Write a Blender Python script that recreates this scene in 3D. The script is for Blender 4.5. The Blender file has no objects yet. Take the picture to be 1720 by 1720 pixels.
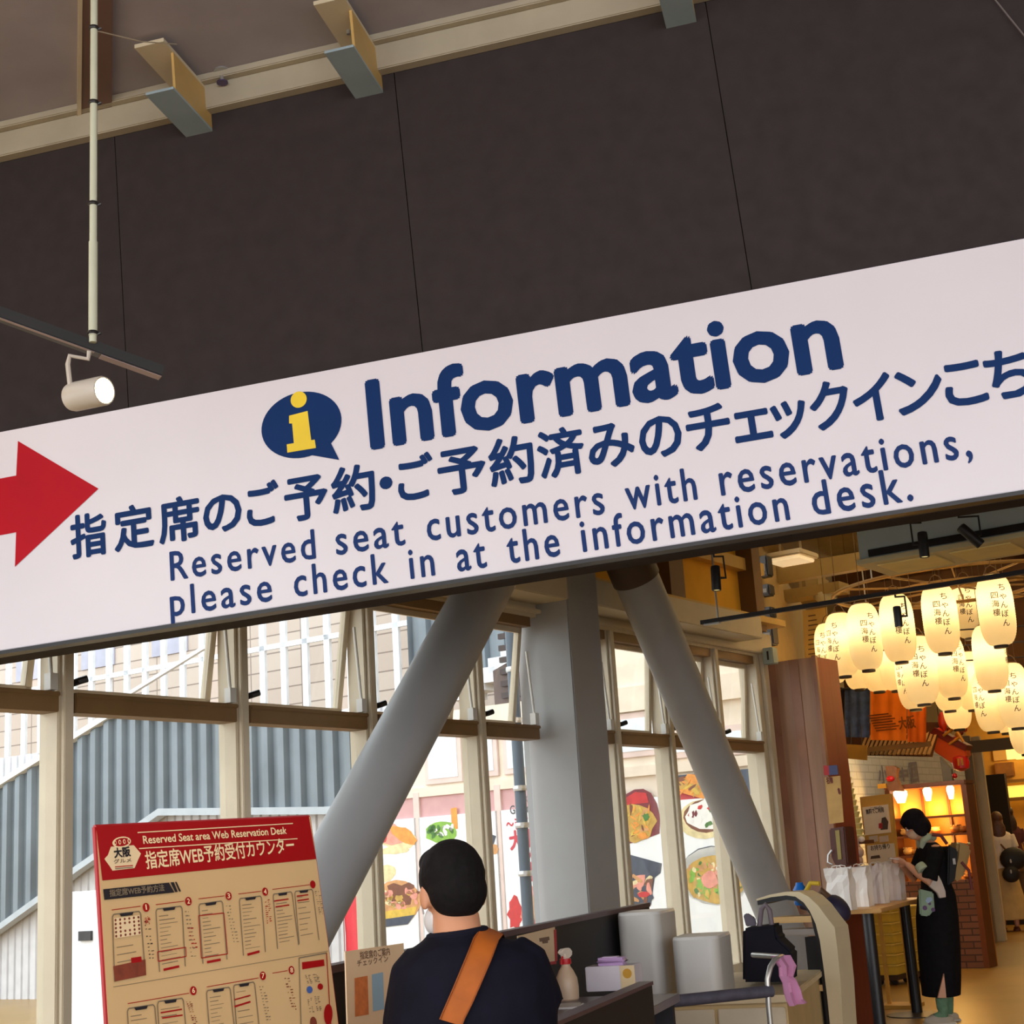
import bpy, bmesh, math, random
from mathutils import Vector, Matrix
random.seed(7)
C = bpy.context.scene.collection
# ---------------------------------------------------------------- camera
F = 2500.0; CX = CY = 860.0; EYE = 1.42
up = Vector((193 - CX, CY + 9710, -F)).normalized()
fw = Vector((0, 0, -1)); fw = (fw - up * fw.dot(up)).normalized()
rt = fw.cross(up)
RM = Matrix((rt, fw, up))                       # camera axes -> world axes
CAMP = Vector((0, 0, EYE))
cd = bpy.data.cameras.new('camera'); cam = bpy.data.objects.new('camera', cd); C.objects.link(cam)
cd.sensor_width = 36; cd.lens = 36 * F / 1720; cd.clip_end = 300; cd.clip_start = 0.05
cam.matrix_world = Matrix.Translation(CAMP) @ RM.to_4x4()
S = bpy.context.scene; S.camera = cam
S.view_settings.view_transform = 'Standard'; S.view_settings.look = 'None'
S.view_settings.gamma = 1; S.view_settings.use_curve_mapping = False
S.view_settings.exposure = 0.0

def ray(px, py): return (RM @ Vector((px - CX, CY - py, -F))).normalized()
def at(px, py, Y): d = ray(px, py); return CAMP + d * (Y / d.y)
def vpdir(px, py): return (RM @ Vector((px - CX, CY - py, -F))).normalized()
def flat(v): return Vector((v.x, v.y, 0)).normalized()
ZUP = Vector((0, 0, 1))
def frame(o, x, z=ZUP):
    "right-handed frame: x along, z up (made square to x), y away from the viewer"
    x = x.normalized(); z = (z - x * z.dot(x)).normalized(); y = z.cross(x)
    m = Matrix((x, y, z)).transposed().to_4x4(); m.translation = o; return m
def hit(fr, px, py, off=0.0):
    "local point where the line of sight through a pixel meets the plane y=off of a frame"
    inv = fr.inverted(); o = inv @ CAMP; d = inv.to_3x3() @ ray(px, py)
    t = (off - o.y) / d.y; return o + d * t
WDIR = flat(vpdir(2620, 1340))                  # the window wall runs this way
EDIR = Vector((WDIR.y, -WDIR.x, 0))             # square to it, towards the right
UDIR = -vpdir(-11500, 2900)
FS = frame(at(860, 780, 5.0), UDIR)             # header wall with the sign
FW = frame(Vector((at(915, 1235, 9.4).x, 9.4, 0)), WDIR)
FE = frame(Vector((at(1270, 1300, 14.5).x, 14.5, 0)), EDIR)
# ---------------------------------------------------------------- sky, sun and the large lights
wd = bpy.data.worlds.new('sky'); S.world = wd; wd.use_nodes = True
nt = wd.node_tree; nt.nodes.clear()
wo = nt.nodes.new('ShaderNodeOutputWorld'); bg = nt.nodes.new('ShaderNodeBackground')
sk = nt.nodes.new('ShaderNodeTexSky'); sk.sky_type = 'HOSEK_WILKIE'; sk.turbidity = 9; sk.ground_albedo = 0.6
sk.sun_direction = Vector((-0.75, -0.15, 0.65)).normalized()
mx = nt.nodes.new('ShaderNodeMix'); mx.data_type = 'RGBA'; mx.inputs[0].default_value = 0.8
mx.inputs[7].default_value = (0.9, 0.96, 1.0, 1)
nt.links.new(sk.outputs[0], mx.inputs[6]); nt.links.new(mx.outputs[2], bg.inputs[0]); nt.links.new(bg.outputs[0], wo.inputs[0])
bg.inputs[1].default_value = 3.3

def lamp(name, kind, loc, energy, col=(1, 1, 1), aim=None, **kw):
    d = bpy.data.lights.new(name, kind); o = bpy.data.objects.new(name, d); C.objects.link(o)
    d.energy = energy; d.color = col; o.location = loc
    for k, v in kw.items(): setattr(d, k, v)
    if aim is not None: o.rotation_euler = (Vector(aim) - Vector(loc)).to_track_quat('-Z', 'Y').to_euler()
    return o
# area lamp added behind the camera, in place of assumed window daylight
lamp('rear_daylight_fill', 'AREA', (0.5, -5.5, 3.0), 215, (1.0, 0.91, 0.92), (0, 5, 2.8), shape='RECTANGLE', size=9, size_y=3.6)
# warm general lighting of the food hall
lamp('hall_ceiling_glow', 'AREA', (4.5, 13.5, 4.0), 75, (1.0, 0.74, 0.38), (4.5, 13.5, 0), shape='RECTANGLE', size=4.5, size_y=8)
lamp('corridor_ceiling_glow', 'AREA', (8.8, 22.0, 3.8), 150, (1.0, 0.64, 0.24), (8.5, 21.0, 0), shape='RECTANGLE', size=4, size_y=8)
# ---------------------------------------------------------------- materials
def lin(c):
    c /= 255.0
    return c / 12.92 if c <= 0.04045 else ((c + 0.055) / 1.055) ** 2.4
MATS = {}
def mat(name, rgb, rough=0.55, metal=0.0, var=0.07, scale=6.0, emit=0.0, bump=0.0, spec=0.5, stretch=None, alpha=1.0, trans=0.0, sss=0.0):
    if name in MATS: return MATS[name]
    m = bpy.data.materials.new(name); m.use_nodes = True; n = m.node_tree.nodes; L = m.node_tree.links
    b = n['Principled BSDF']; c = [lin(v) for v in rgb]
    tc = n.new('ShaderNodeTexCoord'); mp = n.new('ShaderNodeMapping'); nz = n.new('ShaderNodeTexNoise')
    nz.inputs['Scale'].default_value = scale; nz.inputs['Detail'].default_value = 4
    if stretch: mp.inputs['Scale'].default_value = stretch
    L.new(tc.outputs['Object'], mp.inputs[0]); L.new(mp.outputs[0], nz.inputs['Vector'])
    r = n.new('ShaderNodeValToRGB'); r.color_ramp.elements[0].position = 0.3; r.color_ramp.elements[1].position = 0.7
    r.color_ramp.elements[0].color = [max(0, v * (1 - var)) for v in c] + [1]
    r.color_ramp.elements[1].color = [min(1, v * (1 + var)) for v in c] + [1]
    L.new(nz.outputs[0], r.inputs[0]); L.new(r.outputs[0], b.inputs['Base Color'])
    b.inputs['Roughness'].default_value = rough; b.inputs['Metallic'].default_value = metal
    b.inputs['Specular IOR Level'].default_value = spec if rough < .75 else spec * .3
    if trans: b.inputs['Transmission Weight'].default_value = trans
    if alpha < 1: b.inputs['Alpha'].default_value = alpha
    if emit:
        L.new(r.outputs[0], b.inputs['Emission Color']); b.inputs['Emission Strength'].default_value = emit
    if bump:
        bp = n.new('ShaderNodeBump'); bp.inputs['Strength'].default_value = bump; bp.inputs['Distance'].default_value = 0.01
        L.new(nz.outputs[0], bp.inputs['Height']); L.new(bp.outputs[0], b.inputs['Normal'])
    MATS[name] = m; return m
def two_tone(name, a, b_, kind='brick', rough=0.6, scale=1.0, mortar=0.02, bw=0.5, rh=0.25, rot=(0, 0, 0), offset=0.5, third=None):
    "brick / tile / plank pattern in object space (x, z)"
    if name in MATS: return MATS[name]
    m = bpy.data.materials.new(name); m.use_nodes = True; n = m.node_tree.nodes; L = m.node_tree.links; b = n['Principled BSDF']
    tc = n.new('ShaderNodeTexCoord'); mp = n.new('ShaderNodeMapping'); mp.inputs['Rotation'].default_value = rot
    L.new(tc.outputs['Object'], mp.inputs[0])
    t = n.new('ShaderNodeTexBrick'); t.offset = offset; L.new(mp.outputs[0], t.inputs['Vector'])
    ca = [lin(v) for v in a] + [1]; cb = [lin(v) for v in b_] + [1]; cc = [lin(v) for v in (third or a)] + [1]
    t.inputs['Color1'].default_value = ca; t.inputs['Color2'].default_value = cc; t.inputs['Mortar'].default_value = cb
    t.inputs['Scale'].default_value = scale; t.inputs['Mortar Size'].default_value = mortar
    t.inputs['Brick Width'].default_value = bw; t.inputs['Row Height'].default_value = rh
    L.new(t.outputs[0], b.inputs['Base Color']); b.inputs['Roughness'].default_value = rough
    MATS[name] = m; return m
def glass(name, tint=(1, 1, 1), k=0.03, rough=0.02):
    if name in MATS: return MATS[name]
    m = bpy.data.materials.new(name); m.use_nodes = True; n = m.node_tree.nodes; L = m.node_tree.links; n.clear()
    o = n.new('ShaderNodeOutputMaterial'); t = n.new('ShaderNodeBsdfTransparent'); g = n.new('ShaderNodeBsdfGlossy'); x = n.new('ShaderNodeMixShader')
    lw = n.new('ShaderNodeLayerWeight'); pw = n.new('ShaderNodeMath'); pw.operation = 'POWER'; pw.inputs[1].default_value = 4; f = n.new('ShaderNodeMath'); f.operation = 'MULTIPLY_ADD'; f.inputs[1].default_value = 0.5; f.inputs[2].default_value = k
    L.new(lw.outputs['Facing'], pw.inputs[0]); L.new(pw.outputs[0], f.inputs[0])
    t.inputs[0].default_value = tuple(tint) + (1,); g.inputs['Roughness'].default_value = rough
    L.new(f.outputs[0], x.inputs[0]); L.new(t.outputs[0], x.inputs[1]); L.new(g.outputs[0], x.inputs[2]); L.new(x.outputs[0], o.inputs[0])
    MATS[name] = m; return m
# ---------------------------------------------------------------- meshes
class MB:
    def __init__(s): s.v = []; s.f = []; s.m = []; s.T = Matrix.Identity(4)
    def add(s, vs, fs, m=0):
        k = len(s.v); s.v += [s.T @ Vector(p) for p in vs]
        for f in fs: s.f.append([i + k for i in f]); s.m.append(m)
        return s
    def box(s, x0, x1, y0, y1, z0, z1, m=0):
        return s.add([(x0, y0, z0), (x1, y0, z0), (x1, y1, z0), (x0, y1, z0), (x0, y0, z1), (x1, y0, z1), (x1, y1, z1), (x0, y1, z1)],
                     [(0, 3, 2, 1), (4, 5, 6, 7), (0, 1, 5, 4), (1, 2, 6, 5), (2, 3, 7, 6), (3, 0, 4, 7)], m)
    def prism(s, pts, y0, y1, m=0):
        "polygon given in (x, z), seen counter-clockwise from the front (-y); y0 front, y1 back"
        a = sum(pts[i][0] * pts[(i + 1) % len(pts)][1] - pts[(i + 1) % len(pts)][0] * pts[i][1] for i in range(len(pts)))
        if a < 0: pts = pts[::-1]
        n = len(pts); vs = [(p[0], y0, p[1]) for p in pts] + [(p[0], y1, p[1]) for p in pts]
        fs = [tuple(range(n)), tuple(range(2 * n - 1, n - 1, -1))] + [(i, i + n, (i + 1) % n + n, (i + 1) % n) for i in range(n)]
        return s.add(vs, fs, m)
    def poly(s, pts, y, m=0):
        a = sum(pts[i][0] * pts[(i + 1) % len(pts)][1] - pts[(i + 1) % len(pts)][0] * pts[i][1] for i in range(len(pts)))
        if a < 0: pts = pts[::-1]
        return s.add([(p[0], y, p[1]) for p in pts], [tuple(range(len(pts)))], m)
    def disc(s, x, z, r, y, m=0, rz=None, n=20, a=0):
        rz = rz or r; ca, sa = math.cos(a), math.sin(a)
        q = [(r * math.cos(t), rz * math.sin(t)) for t in [2 * math.pi * i / n for i in range(n)]]
        return s.poly([(x + u * ca - w * sa, z + u * sa + w * ca) for u, w in q], y, m)
    def tube(s, pts, r, n=10, m=0, cap=True, squash=None):
        pts = [Vector(p) for p in pts]; rs = r if isinstance(r, (list, tuple)) else [r] * len(pts); vs = []; fs = []
        t0 = (pts[1] - pts[0]).normalized(); a = t0.orthogonal().normalized()
        for i, p in enumerate(pts):
            t = ((pts[min(i + 1, len(pts) - 1)] - p).normalized() + (p - pts[max(i - 1, 0)]).normalized()).normalized()
            a = (a - t * a.dot(t)).normalized(); b = t.cross(a)
            for j in range(n):
                w = 2 * math.pi * j / n; vs.append(p + (a * math.cos(w) + b * math.sin(w) * (squash or 1)) * rs[i])
        for i in range(len(pts) - 1):
            for j in range(n):
                k = (j + 1) % n; fs.append((i * n + j, i * n + k, i * n + n + k, i * n + n + j))
        if cap: fs += [tuple(range(n - 1, -1, -1)), tuple(range((len(pts) - 1) * n, len(pts) * n))]
        return s.add(vs, fs, m)
    def lathe(s, prof, n=20, m=0, c=(0, 0, 0), sy=1.0):
        vs = []; fs = []
        for r, z in prof:
            for j in range(n):
                w = 2 * math.pi * j / n; vs.append((c[0] + r * math.cos(w), c[1] + r * math.sin(w) * sy, c[2] + z))
        for i in range(len(prof) - 1):
            for j in range(n):
                k = (j + 1) % n; fs.append((i * n + j, i * n + k, i * n + n + k, i * n + n + j))
        fs += [tuple(range(n - 1, -1, -1)), tuple(range((len(prof) - 1) * n, len(prof) * n))]
        return s.add(vs, fs, m)
    def ell(s, c, rx, ry, rz, m=0, n=16, k=10, R=None):
        vs = []; fs = []; R = R or Matrix.Identity(3)
        for i in range(k + 1):
            ph = math.pi * i / k
            for j in range(n):
                w = 2 * math.pi * j / n
                vs.append(Vector(c) + R @ Vector((rx * math.sin(ph) * math.cos(w), ry * math.sin(ph) * math.sin(w), -rz * math.cos(ph))))
        for i in range(k):
            for j in range(n):
                q = (j + 1) % n; fs.append((i * n + j, i * n + q, i * n + n + q, i * n + n + j))
        return s.add(vs, fs, m)
    def build(s, name, mats, parent=None, M=None, smooth=False, bevel=0.0, seg=2, weld=False):
        me = bpy.data.meshes.new(name); me.from_pydata([tuple(p) for p in s.v], [], s.f)
        mats = mats if isinstance(mats, (list, tuple)) else [mats]
        for q in mats: me.materials.append(q)
        for p, k in zip(me.polygons, s.m): p.material_index = k
        b = bmesh.new(); b.from_mesh(me)
        if weld: bmesh.ops.remove_doubles(b, verts=b.verts, dist=1e-5)
        if bevel:
            es = [e for e in b.edges if len(e.link_faces) == 2 and e.calc_face_angle(0) > 0.5]
            bmesh.ops.bevel(b, geom=es, offset=bevel, segments=seg, affect='EDGES', clamp_overlap=True)
        b.to_mesh(me); b.free()
        if smooth:
            for p in me.polygons: p.use_smooth = True
            try: me.set_sharp_from_angle(angle=math.radians(40))
            except Exception: pass
        o = bpy.data.objects.new(name, me); C.objects.link(o)
        if parent is not None: o.parent = parent
        if M is not None:
            o.matrix_world = M if parent is None else o.matrix_world
            if parent is not None: o.matrix_local = M
        return o
def tag(o, label=None, cat=None, group=None, kind=None):
    for k, v in (('label', label), ('category', cat), ('group', group), ('kind', kind)):
        if v: o[k] = v
    return o
def thing(name, label, cat, M=None, group=None, kind=None):
    o = bpy.data.objects.new(name, None); C.objects.link(o); o.empty_display_size = 0.1
    if M is not None: o.matrix_world = M
    return tag(o, label, cat, group, kind)
def struct(mb, name, mats, M=None, **kw): return tag(mb.build(name, mats, M=M, **kw), kind='structure')
def copy_tree(o, parent=None):
    c = o.copy(); C.objects.link(c)
    if parent is not None:
        c.parent = parent; c.matrix_parent_inverse = o.matrix_parent_inverse.copy()
    for ch in o.children: copy_tree(ch, c)
    return c
# ---------------------------------------------------------------- lettering
GL = {}
def glyphs(txt, bold=0.0, spacing=1.0):
    key = (txt, bold, spacing)
    if key in GL: return GL[key]
    c = bpy.data.curves.new('lettering', 'FONT'); c.body = txt; c.size = 1.0; c.offset = bold; c.resolution_u = 3; c.space_character = spacing
    o = bpy.data.objects.new('lettering', c); C.objects.link(o)
    dg = bpy.context.evaluated_depsgraph_get(); me = bpy.data.meshes.new_from_object(o.evaluated_get(dg))
    r = ([tuple(v.co) for v in me.vertices], [tuple(p.vertices) for p in me.polygons])
    bpy.data.objects.remove(o); bpy.data.curves.remove(c); bpy.data.meshes.remove(me)
    GL[key] = r; return r
def text(mb, txt, p0, p1, h=None, y=-0.002, m=0, bold=0.0, spacing=1.0, em=None, fit=True):
    "bold is faked the sign-writer's way: the same outline set a hair to each side"
    if bold:
        n = 8 if bold > .02 else 4
        d = Vector((p1[0] - p0[0], p1[1] - p0[1])); d.normalize(); e = bold * (em or h) * .9
        for i in range(n):
            a = 2 * math.pi * i / n; ox = math.cos(a) * e; oz = math.sin(a) * e
            k0 = e * abs(math.cos(a)); text(mb, txt, (p0[0] + d.x * e + ox, p0[1] + d.y * e + oz), (p1[0] - d.x * e + ox, p1[1] - d.y * e + oz), h, y - i * 7e-5, m, 0, spacing, em)
        return
    """lettering whose foot runs from p0 to p1 (x, z) in the panel plane. h = height of the whole outline, or em = height of one em."""
    vs, fs = glyphs(txt, bold, spacing)
    if not vs: return
    x0 = min(v[0] for v in vs); x1 = max(v[0] for v in vs); b0 = min(v[1] for v in vs); b1 = max(v[1] for v in vs)
    d = Vector((p1[0] - p0[0], p1[1] - p0[1])); w = d.length; d.normalize(); nrm = Vector((-d.y, d.x))
    sx = w / max(1e-6, x1 - x0); sy = em if em else h / max(1e-6, b1 - b0); base = 0.0 if em else b0
    out = []
    for v in vs:
        q = Vector((p0[0], p0[1])) + d * ((v[0] - x0) * sx) + nrm * ((v[1] - base) * sy); out.append((q.x, y, q.y))
    mb.add(out, fs, m)
# ---------------------------------------------------------------- palette
M_dark = mat('header_board', (56, 49, 49), 0.85, var=0.12, scale=14, bump=0.15)
M_white = mat('white_board', (226, 219, 226), 0.28, var=0.015, scale=3)
M_navy = mat('navy_film', (5, 46, 100), 0.5, var=0.05, spec=0.15)
M_red = mat('red_film', (182, 8, 30), 0.5, var=0.05, spec=0.15)
M_yel = mat('yellow_film', (240, 205, 30), 0.4, var=0.05)
M_cream = mat('cream_paint', (205, 192, 165), 0.5, var=0.05)
M_ceil = mat('ceiling_paint', (164, 158, 164), 0.9, var=0.08, scale=4)
M_black = mat('black_metal', (28, 25, 27), 0.4, var=0.2)
M_frame = mat('window_frame_metal', (204, 190, 165), 0.45, var=0.05)
M_frame_dark = mat('window_frame_dark', (60, 48, 45), 0.6)
M_column = mat('grey_steel_paint', (160, 160, 161), 0.5, var=0.05, scale=3)
M_steel = mat('brushed_steel', (190, 190, 190), 0.35, metal=0.8)
M_glass = glass('window_glass', (0.97, 0.985, 0.985))
# ---------------------------------------------------------------- floor and ceilings
b = MB(); b.box(-14, 16, -7, 34, -0.1, 0)
struct(b, 'floor', mat('resin_floor', (156, 120, 58), 0.35, var=0.12, scale=1.2))
inv = FS.inverted()
# header wall over the opening, with fine joints between its boards
def seam_local(a, c): return hit(FS, *a), hit(FS, *c)
TOPZ = 1.66; BOT = -0.40
joints = [(196, 300), (680, 300), (1223, 240)]
xs = [0] + [hit(FS, *j).x for j in joints] + [0]
# where the header meets the window wall, and the two ceilings on either side of it
def meet(off, wo):
    "world point where the header plane y=off meets the window wall plane y=wo"
    o = FS @ Vector((0, off, 0)); d = flat(UDIR); fi = FW.inverted(); lo = fi @ o; ld = fi.to_3x3() @ d
    return o + d * ((wo - lo.y) / ld.y)
A_ = meet(0.0, 0.1); XL = (inv @ Vector((A_.x, A_.y, 2.4))).x; XR = 11.0
b = MB()
for i in range(4):
    x0 = ([XL] + xs[1:4])[i]; x1 = (xs[1:4] + [XR])[i]
    b.box(x0 + (0.0018 if i else 0), x1 - 0.0018, 0, 0.02, BOT, 2.05)
b.box(XL, XR, 0.02, 0.12, BOT, 2.05)
struct(b, 'wall_header', M_dark, M=FS)
b = MB(); b.box(XL, XR, -0.05, 0, TOPZ - 0.07, TOPZ + 0.06); b.box(XL, XR, -0.085, -0.05, TOPZ + 0.03, TOPZ + 0.06)
struct(b, 'trim_1', mat('dull_cream_trim', (168, 158, 138), 0.6), M=FS, bevel=0.004)
b = MB(); b.box(XL, XR, -12, -0.001, TOPZ + 0.06, TOPZ + 0.16)
struct(b, 'ceiling_front', M_ceil, M=FS)
M_hallceil = mat('hall_ceiling_paint', (128, 112, 84), 0.9, var=0.08)
A2 = meet(0.1, 0.1); D2 = FS @ Vector((XR, 0.1, 0)); far = FW @ Vector((36, 0.1, 0)); B2 = FW @ Vector((36, 4, 0))
pl = [A2, Vector((D2.x, D2.y, 0)), Vector((13, 5, 0)), Vector((30, 34, 0)), B2, FW @ Vector((13.1, 4, 0)), FW @ Vector((13.1, 2, 0)), FW @ Vector((8.3, 2, 0)), FW @ Vector((8.3, 1.7, 0)), FW @ Vector((3.75, .1, 0))]
b = MB(); n = len(pl); vs = [(p.x, p.y, 4.35) for p in pl] + [(p.x, p.y, 4.45) for p in pl]
b.add(vs, [tuple(range(n)), tuple(range(2 * n - 1, n - 1, -1))] + [(i, i + n, (i + 1) % n + n, (i + 1) % n) for i in range(n)])
struct(b, 'ceiling_hall', M_hallceil)
M_ochre = mat('ochre_wall_paint', (226, 172, 62), 0.8, var=0.05)
b = MB(); b.box(-9, 3.4, 0.02, 0.14, 3.12, 4.35)
struct(b, 'wall_left', M_ochre, M=FW)
b = MB(); b.box(-9, 3.4, -0.06, 0.12, 2.92, 3.12)
b.box(-9, 2.72, -0.30, -0.06, 3.0, 3.17)
b.box(-9, 3.4, -0.1, -0.06, 2.94, 2.965)
struct(b, 'trim_2', M_cream, M=FW, bevel=0.006)
b = MB(); b.box(-9, 3.4, -0.05, 0.1, 0, 0.62)
struct(b, 'wall_sill', M_cream, M=FW)
M_beige = mat('beige_wall_paint', (156, 134, 92), 0.8, var=0.06)
b = MB(); b.box(8.2, 13.3, 1.6, 1.75, 0, 4.45); b.box(13.2, 13.35, 1.75, 3.7, 0, 4.45); b.box(13.2, 36, 3.6, 3.75, 0, 4.45); c_ = [(3.75, .13), (8.3, 1.62), (8.3, 1.75), (3.75, .25)]
b.add([(x, y, 0) for x, y in c_] + [(x, y, 4.45) for x, y in c_], [(3, 2, 1, 0), (4, 5, 6, 7), (0, 1, 5, 4), (1, 2, 6, 5), (2, 3, 7, 6), (3, 0, 4, 7)])
struct(b, 'wall_shop', M_beige, M=FW)
b = MB(); b.box(-20, 16, 33.5, 33.7, 0, 4.5)
struct(b, 'wall_back', mat('warm_back_wall', (180, 130, 60), 0.8))
b = MB(); b.box(12.5, 12.7, -7, 34, 0, 4.6)
struct(b, 'wall_right', M_beige)
# big square post in the window wall and the posts of the upper wall
b = MB(); xl = hit(FW, 912, 1200).x; b.box(-0.1, 0.27, -0.3, 0.1, 0, 4.35)
struct(b, 'pillar', M_column, M=FW, bevel=0.008)
b = MB()
b.box(1.62, 1.84, -0.12, 0.02, 3.12, 4.35); b.box(3.05, 3.2, -0.12, 0.02, 3.12, 4.35)
struct(b, 'trim_3', mat('brown_upper_post', (110, 82, 48), 0.6), M=FW)
b = MB(); b.box(-2, 3.4, -0.06, 0.02, 3.62, 3.72); b.box(-2, 3.4, -0.2, 0.02, 3.17, 3.22)
struct(b, 'trim_4', mat('ochre_rail', (205, 170, 95), 0.6), M=FW)
# ---------------------------------------------------------------- window wall, bay by bay
T0, T1 = 2.155, 2.24          # transom
HEAD = 2.86; SILL = 0.62
def bay(n, s0, s1, opening, mull=0.085):
    w = thing('window_%d' % n, None, None, FW @ Matrix.Translation((s0, 0, 0)), kind='structure'); L_ = s1 - s0
    h = mull / 2
    b = MB(); b.box(-h, h, -0.05, 0.07, SILL, 2.92); b.box(-h + 0.015, h - 0.02, -0.075, -0.05, SILL, 2.92)
    b.build('mullion', [M_frame], w, bevel=0.004)
    b = MB(); b.box(h, h + 0.012, -0.02, 0.06, SILL, 2.92)
    b.build('dark_strip', [M_frame_dark], w)  # thin dark strip along the right edge of each mullion
    b = MB(); b.box(h, L_ - h, -0.06, 0.06, T0, T1); b.box(h, L_ - h, -0.07, -0.06, T1 - 0.02, T1)
    b.build('transom', [mat('transom_metal', (128, 98, 62), 0.5)], w, bevel=0.004)
    b = MB(); b.box(h, L_ - h, -0.04, 0.06, HEAD, 2.92); b.build('head_rail', [mat('transom_metal', (128, 98, 62), 0.5)], w)
    b = MB(); b.box(h + 0.012, L_ - h, 0.02, 0.026, SILL, T0); b.build('lower_pane', [M_glass], w)
    sash = bpy.data.objects.new('opening_sash', None)
    b = MB(); z0, z1 = T1 - HEAD, 0.0; x0, x1 = h + 0.02, L_ - h - 0.005; fwd = 0.035
    b.box(x0, x0 + fwd, 0, 0.04, z0, z1); b.box(x1 - fwd, x1, 0, 0.04, z0, z1); b.box(x0, x1, 0, 0.04, z1 - fwd, z1); b.box(x0, x1, 0, 0.04, z0, z0 + fwd)
    sash = b.build('opening_sash', [M_frame], w, M=Matrix.Translation((0, 0.02, HEAD)) @ Matrix.Rotation(math.radians(opening), 4, 'X'), bevel=0.003)
    b = MB(); b.box(x0 + fwd, x1 - fwd, 0.017, 0.022, z0 + fwd, z1 - fwd); b.build('sash_pane', [M_glass], sash)
    b = MB(); b.tube([(L_ - h - 0.05, -0.03, HEAD - 0.16), (L_ - h - 0.035, -0.05, T1 + 0.06)], 0.008, 8)
    b.box(L_ - h - 0.055, L_ - h - 0.015, -0.07, -0.03, T1 + 0.005, T1 + 0.075)
    b.build('window_stay', [mat('stay_plastic', (215, 212, 205), 0.4)], w)
    b = MB(); b.tube([(h + 0.012, -0.03, T1 + 0.045), (h + 0.012, -0.07, T1 + 0.05), (h + 0.04, -0.085, T1 + 0.06)], 0.016, 8)
    b.build('window_handle', [M_black], w, smooth=True)
    return w
ms = [-6.74, -5.74, -4.74, -3.74, -2.70, -1.74, -0.75, -0.1]
for i in range(7): bay(i + 1, ms[i], ms[i + 1] + (0.0 if i < 6 else -0.0), 9)
ms2 = [0.30, 0.80, 1.55, 2.35, 3.10]
for i in range(4): bay(8 + i, ms2[i], ms2[i + 1], 5)
b = MB(); b.box(3.06, 3.28, -0.06, 0.1, 0, 2.95); b.box(3.12, 3.2, -0.1, -0.06, 0, 2.95); struct(b, 'trim_5', M_frame, M=FW, bevel=0.004)
# ---------------------------------------------------------------- leaning round steel braces
def brace(name, p0, p1, off, r, label):
    a = FW @ hit(FW, *p0, off); c = FW @ hit(FW, *p1, off); d = (c - a).normalized()
    lo = a + d * ((0.0 - a.z) / d.z); hi = a + d * ((4.35 - a.z) / d.z)
    t = thing(name, label, 'steel brace', Matrix.Translation(lo))
    b = MB(); b.tube([(0, 0, 0), hi - lo], r, 40); b.build('tube', [M_column], t, smooth=True)
    b = MB(); b.lathe([(r + 0.06, 0), (r + 0.06, 0.02), (r + 0.02, 0.03)], 24); b.build('base_plate', [M_column], t)
    return t, lo, hi, d
br1, lo1, hi1, d1 = brace('round_brace', (548, 1480), (812, 990), -0.55, 0.148, 'thick grey round steel brace leaning right, left of the square pillar')
br2, lo2, hi2, d2 = brace('round_brace', (1066, 965), (1290, 1500), -0.5, 0.148, 'pale round steel brace leaning left, right of the square pillar')
k = ((FW @ hit(FW, 1056, 948, -.5)).z - lo2.z) / d2.z
b = MB(); q = [lo2 + d2 * (k - 0.06) - br2.location, lo2 + d2 * (k + 0.1) - br2.location]; b.tube(q, 0.158, 30)
b.build('collar', [mat('brace_collar', (80, 62, 50), 0.5)], br2, smooth=True)
# ---------------------------------------------------------------- wood-clad pillar and white brick wall by the shop
M_wood = two_tone('wood_cladding', (122, 84, 66), (70, 42, 34), rough=0.5, scale=1, mortar=0.003, bw=6, rh=0.17, rot=(math.radians(90), 0, math.radians(90)), third=(146, 104, 82))
M_wood = mat('walnut_cladding', (170, 130, 104), 0.45, var=0.22, scale=2.2, stretch=(7, 7, 0.25))
M_redwood = mat('red_brown_side', (134, 60, 38), 0.5, var=0.15, scale=2.2, stretch=(7, 7, 0.25))
b = MB(); b.box(3.29, 3.72, -0.45, 0.12, 0, 2.88)
struct(b, 'pillar', [M_wood], M=FW, bevel=0.003)
b = MB(); b.box(3.31, 3.73, -0.475, -0.45, 0, 2.88)
struct(b, 'trim_6', [M_redwood], M=FW)
b = MB(); b.box(3.27, 3.31, -0.48, -0.445, 0, 2.89); b.box(3.283, 3.29, -0.32, -0.24, 0, 2.88); b.box(3.283, 3.29, -0.12, -0.05, 0, 2.88)
struct(b, 'trim_7', [mat('wood_edge_strip', (158, 112, 88), 0.45, var=0.15)], M=FW)
M_brick = two_tone('white_brick', (226, 224, 214), (206, 203, 190), rough=0.5, scale=1, mortar=0.008, bw=0.26, rh=0.085, rot=(math.radians(90), 0, 0), third=(236, 233, 220))
b = MB(); b.box(8.45, 12.6, 1.45, 1.6, 0, 2.62)
struct(b, 'wall_brick', M_brick, M=FW)
# ---------------------------------------------------------------- outside, seen through the glass
def pe(px, py, off=0.0): q = hit(FE, px, py, off); return (q.x, q.z)
b = MB(); b.box(-40, 6, -16, 12, -0.06, -0.03)
struct(b, 'ground', mat('pale_paving', (205, 203, 198), 0.8, scale=2), M=FE)
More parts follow.
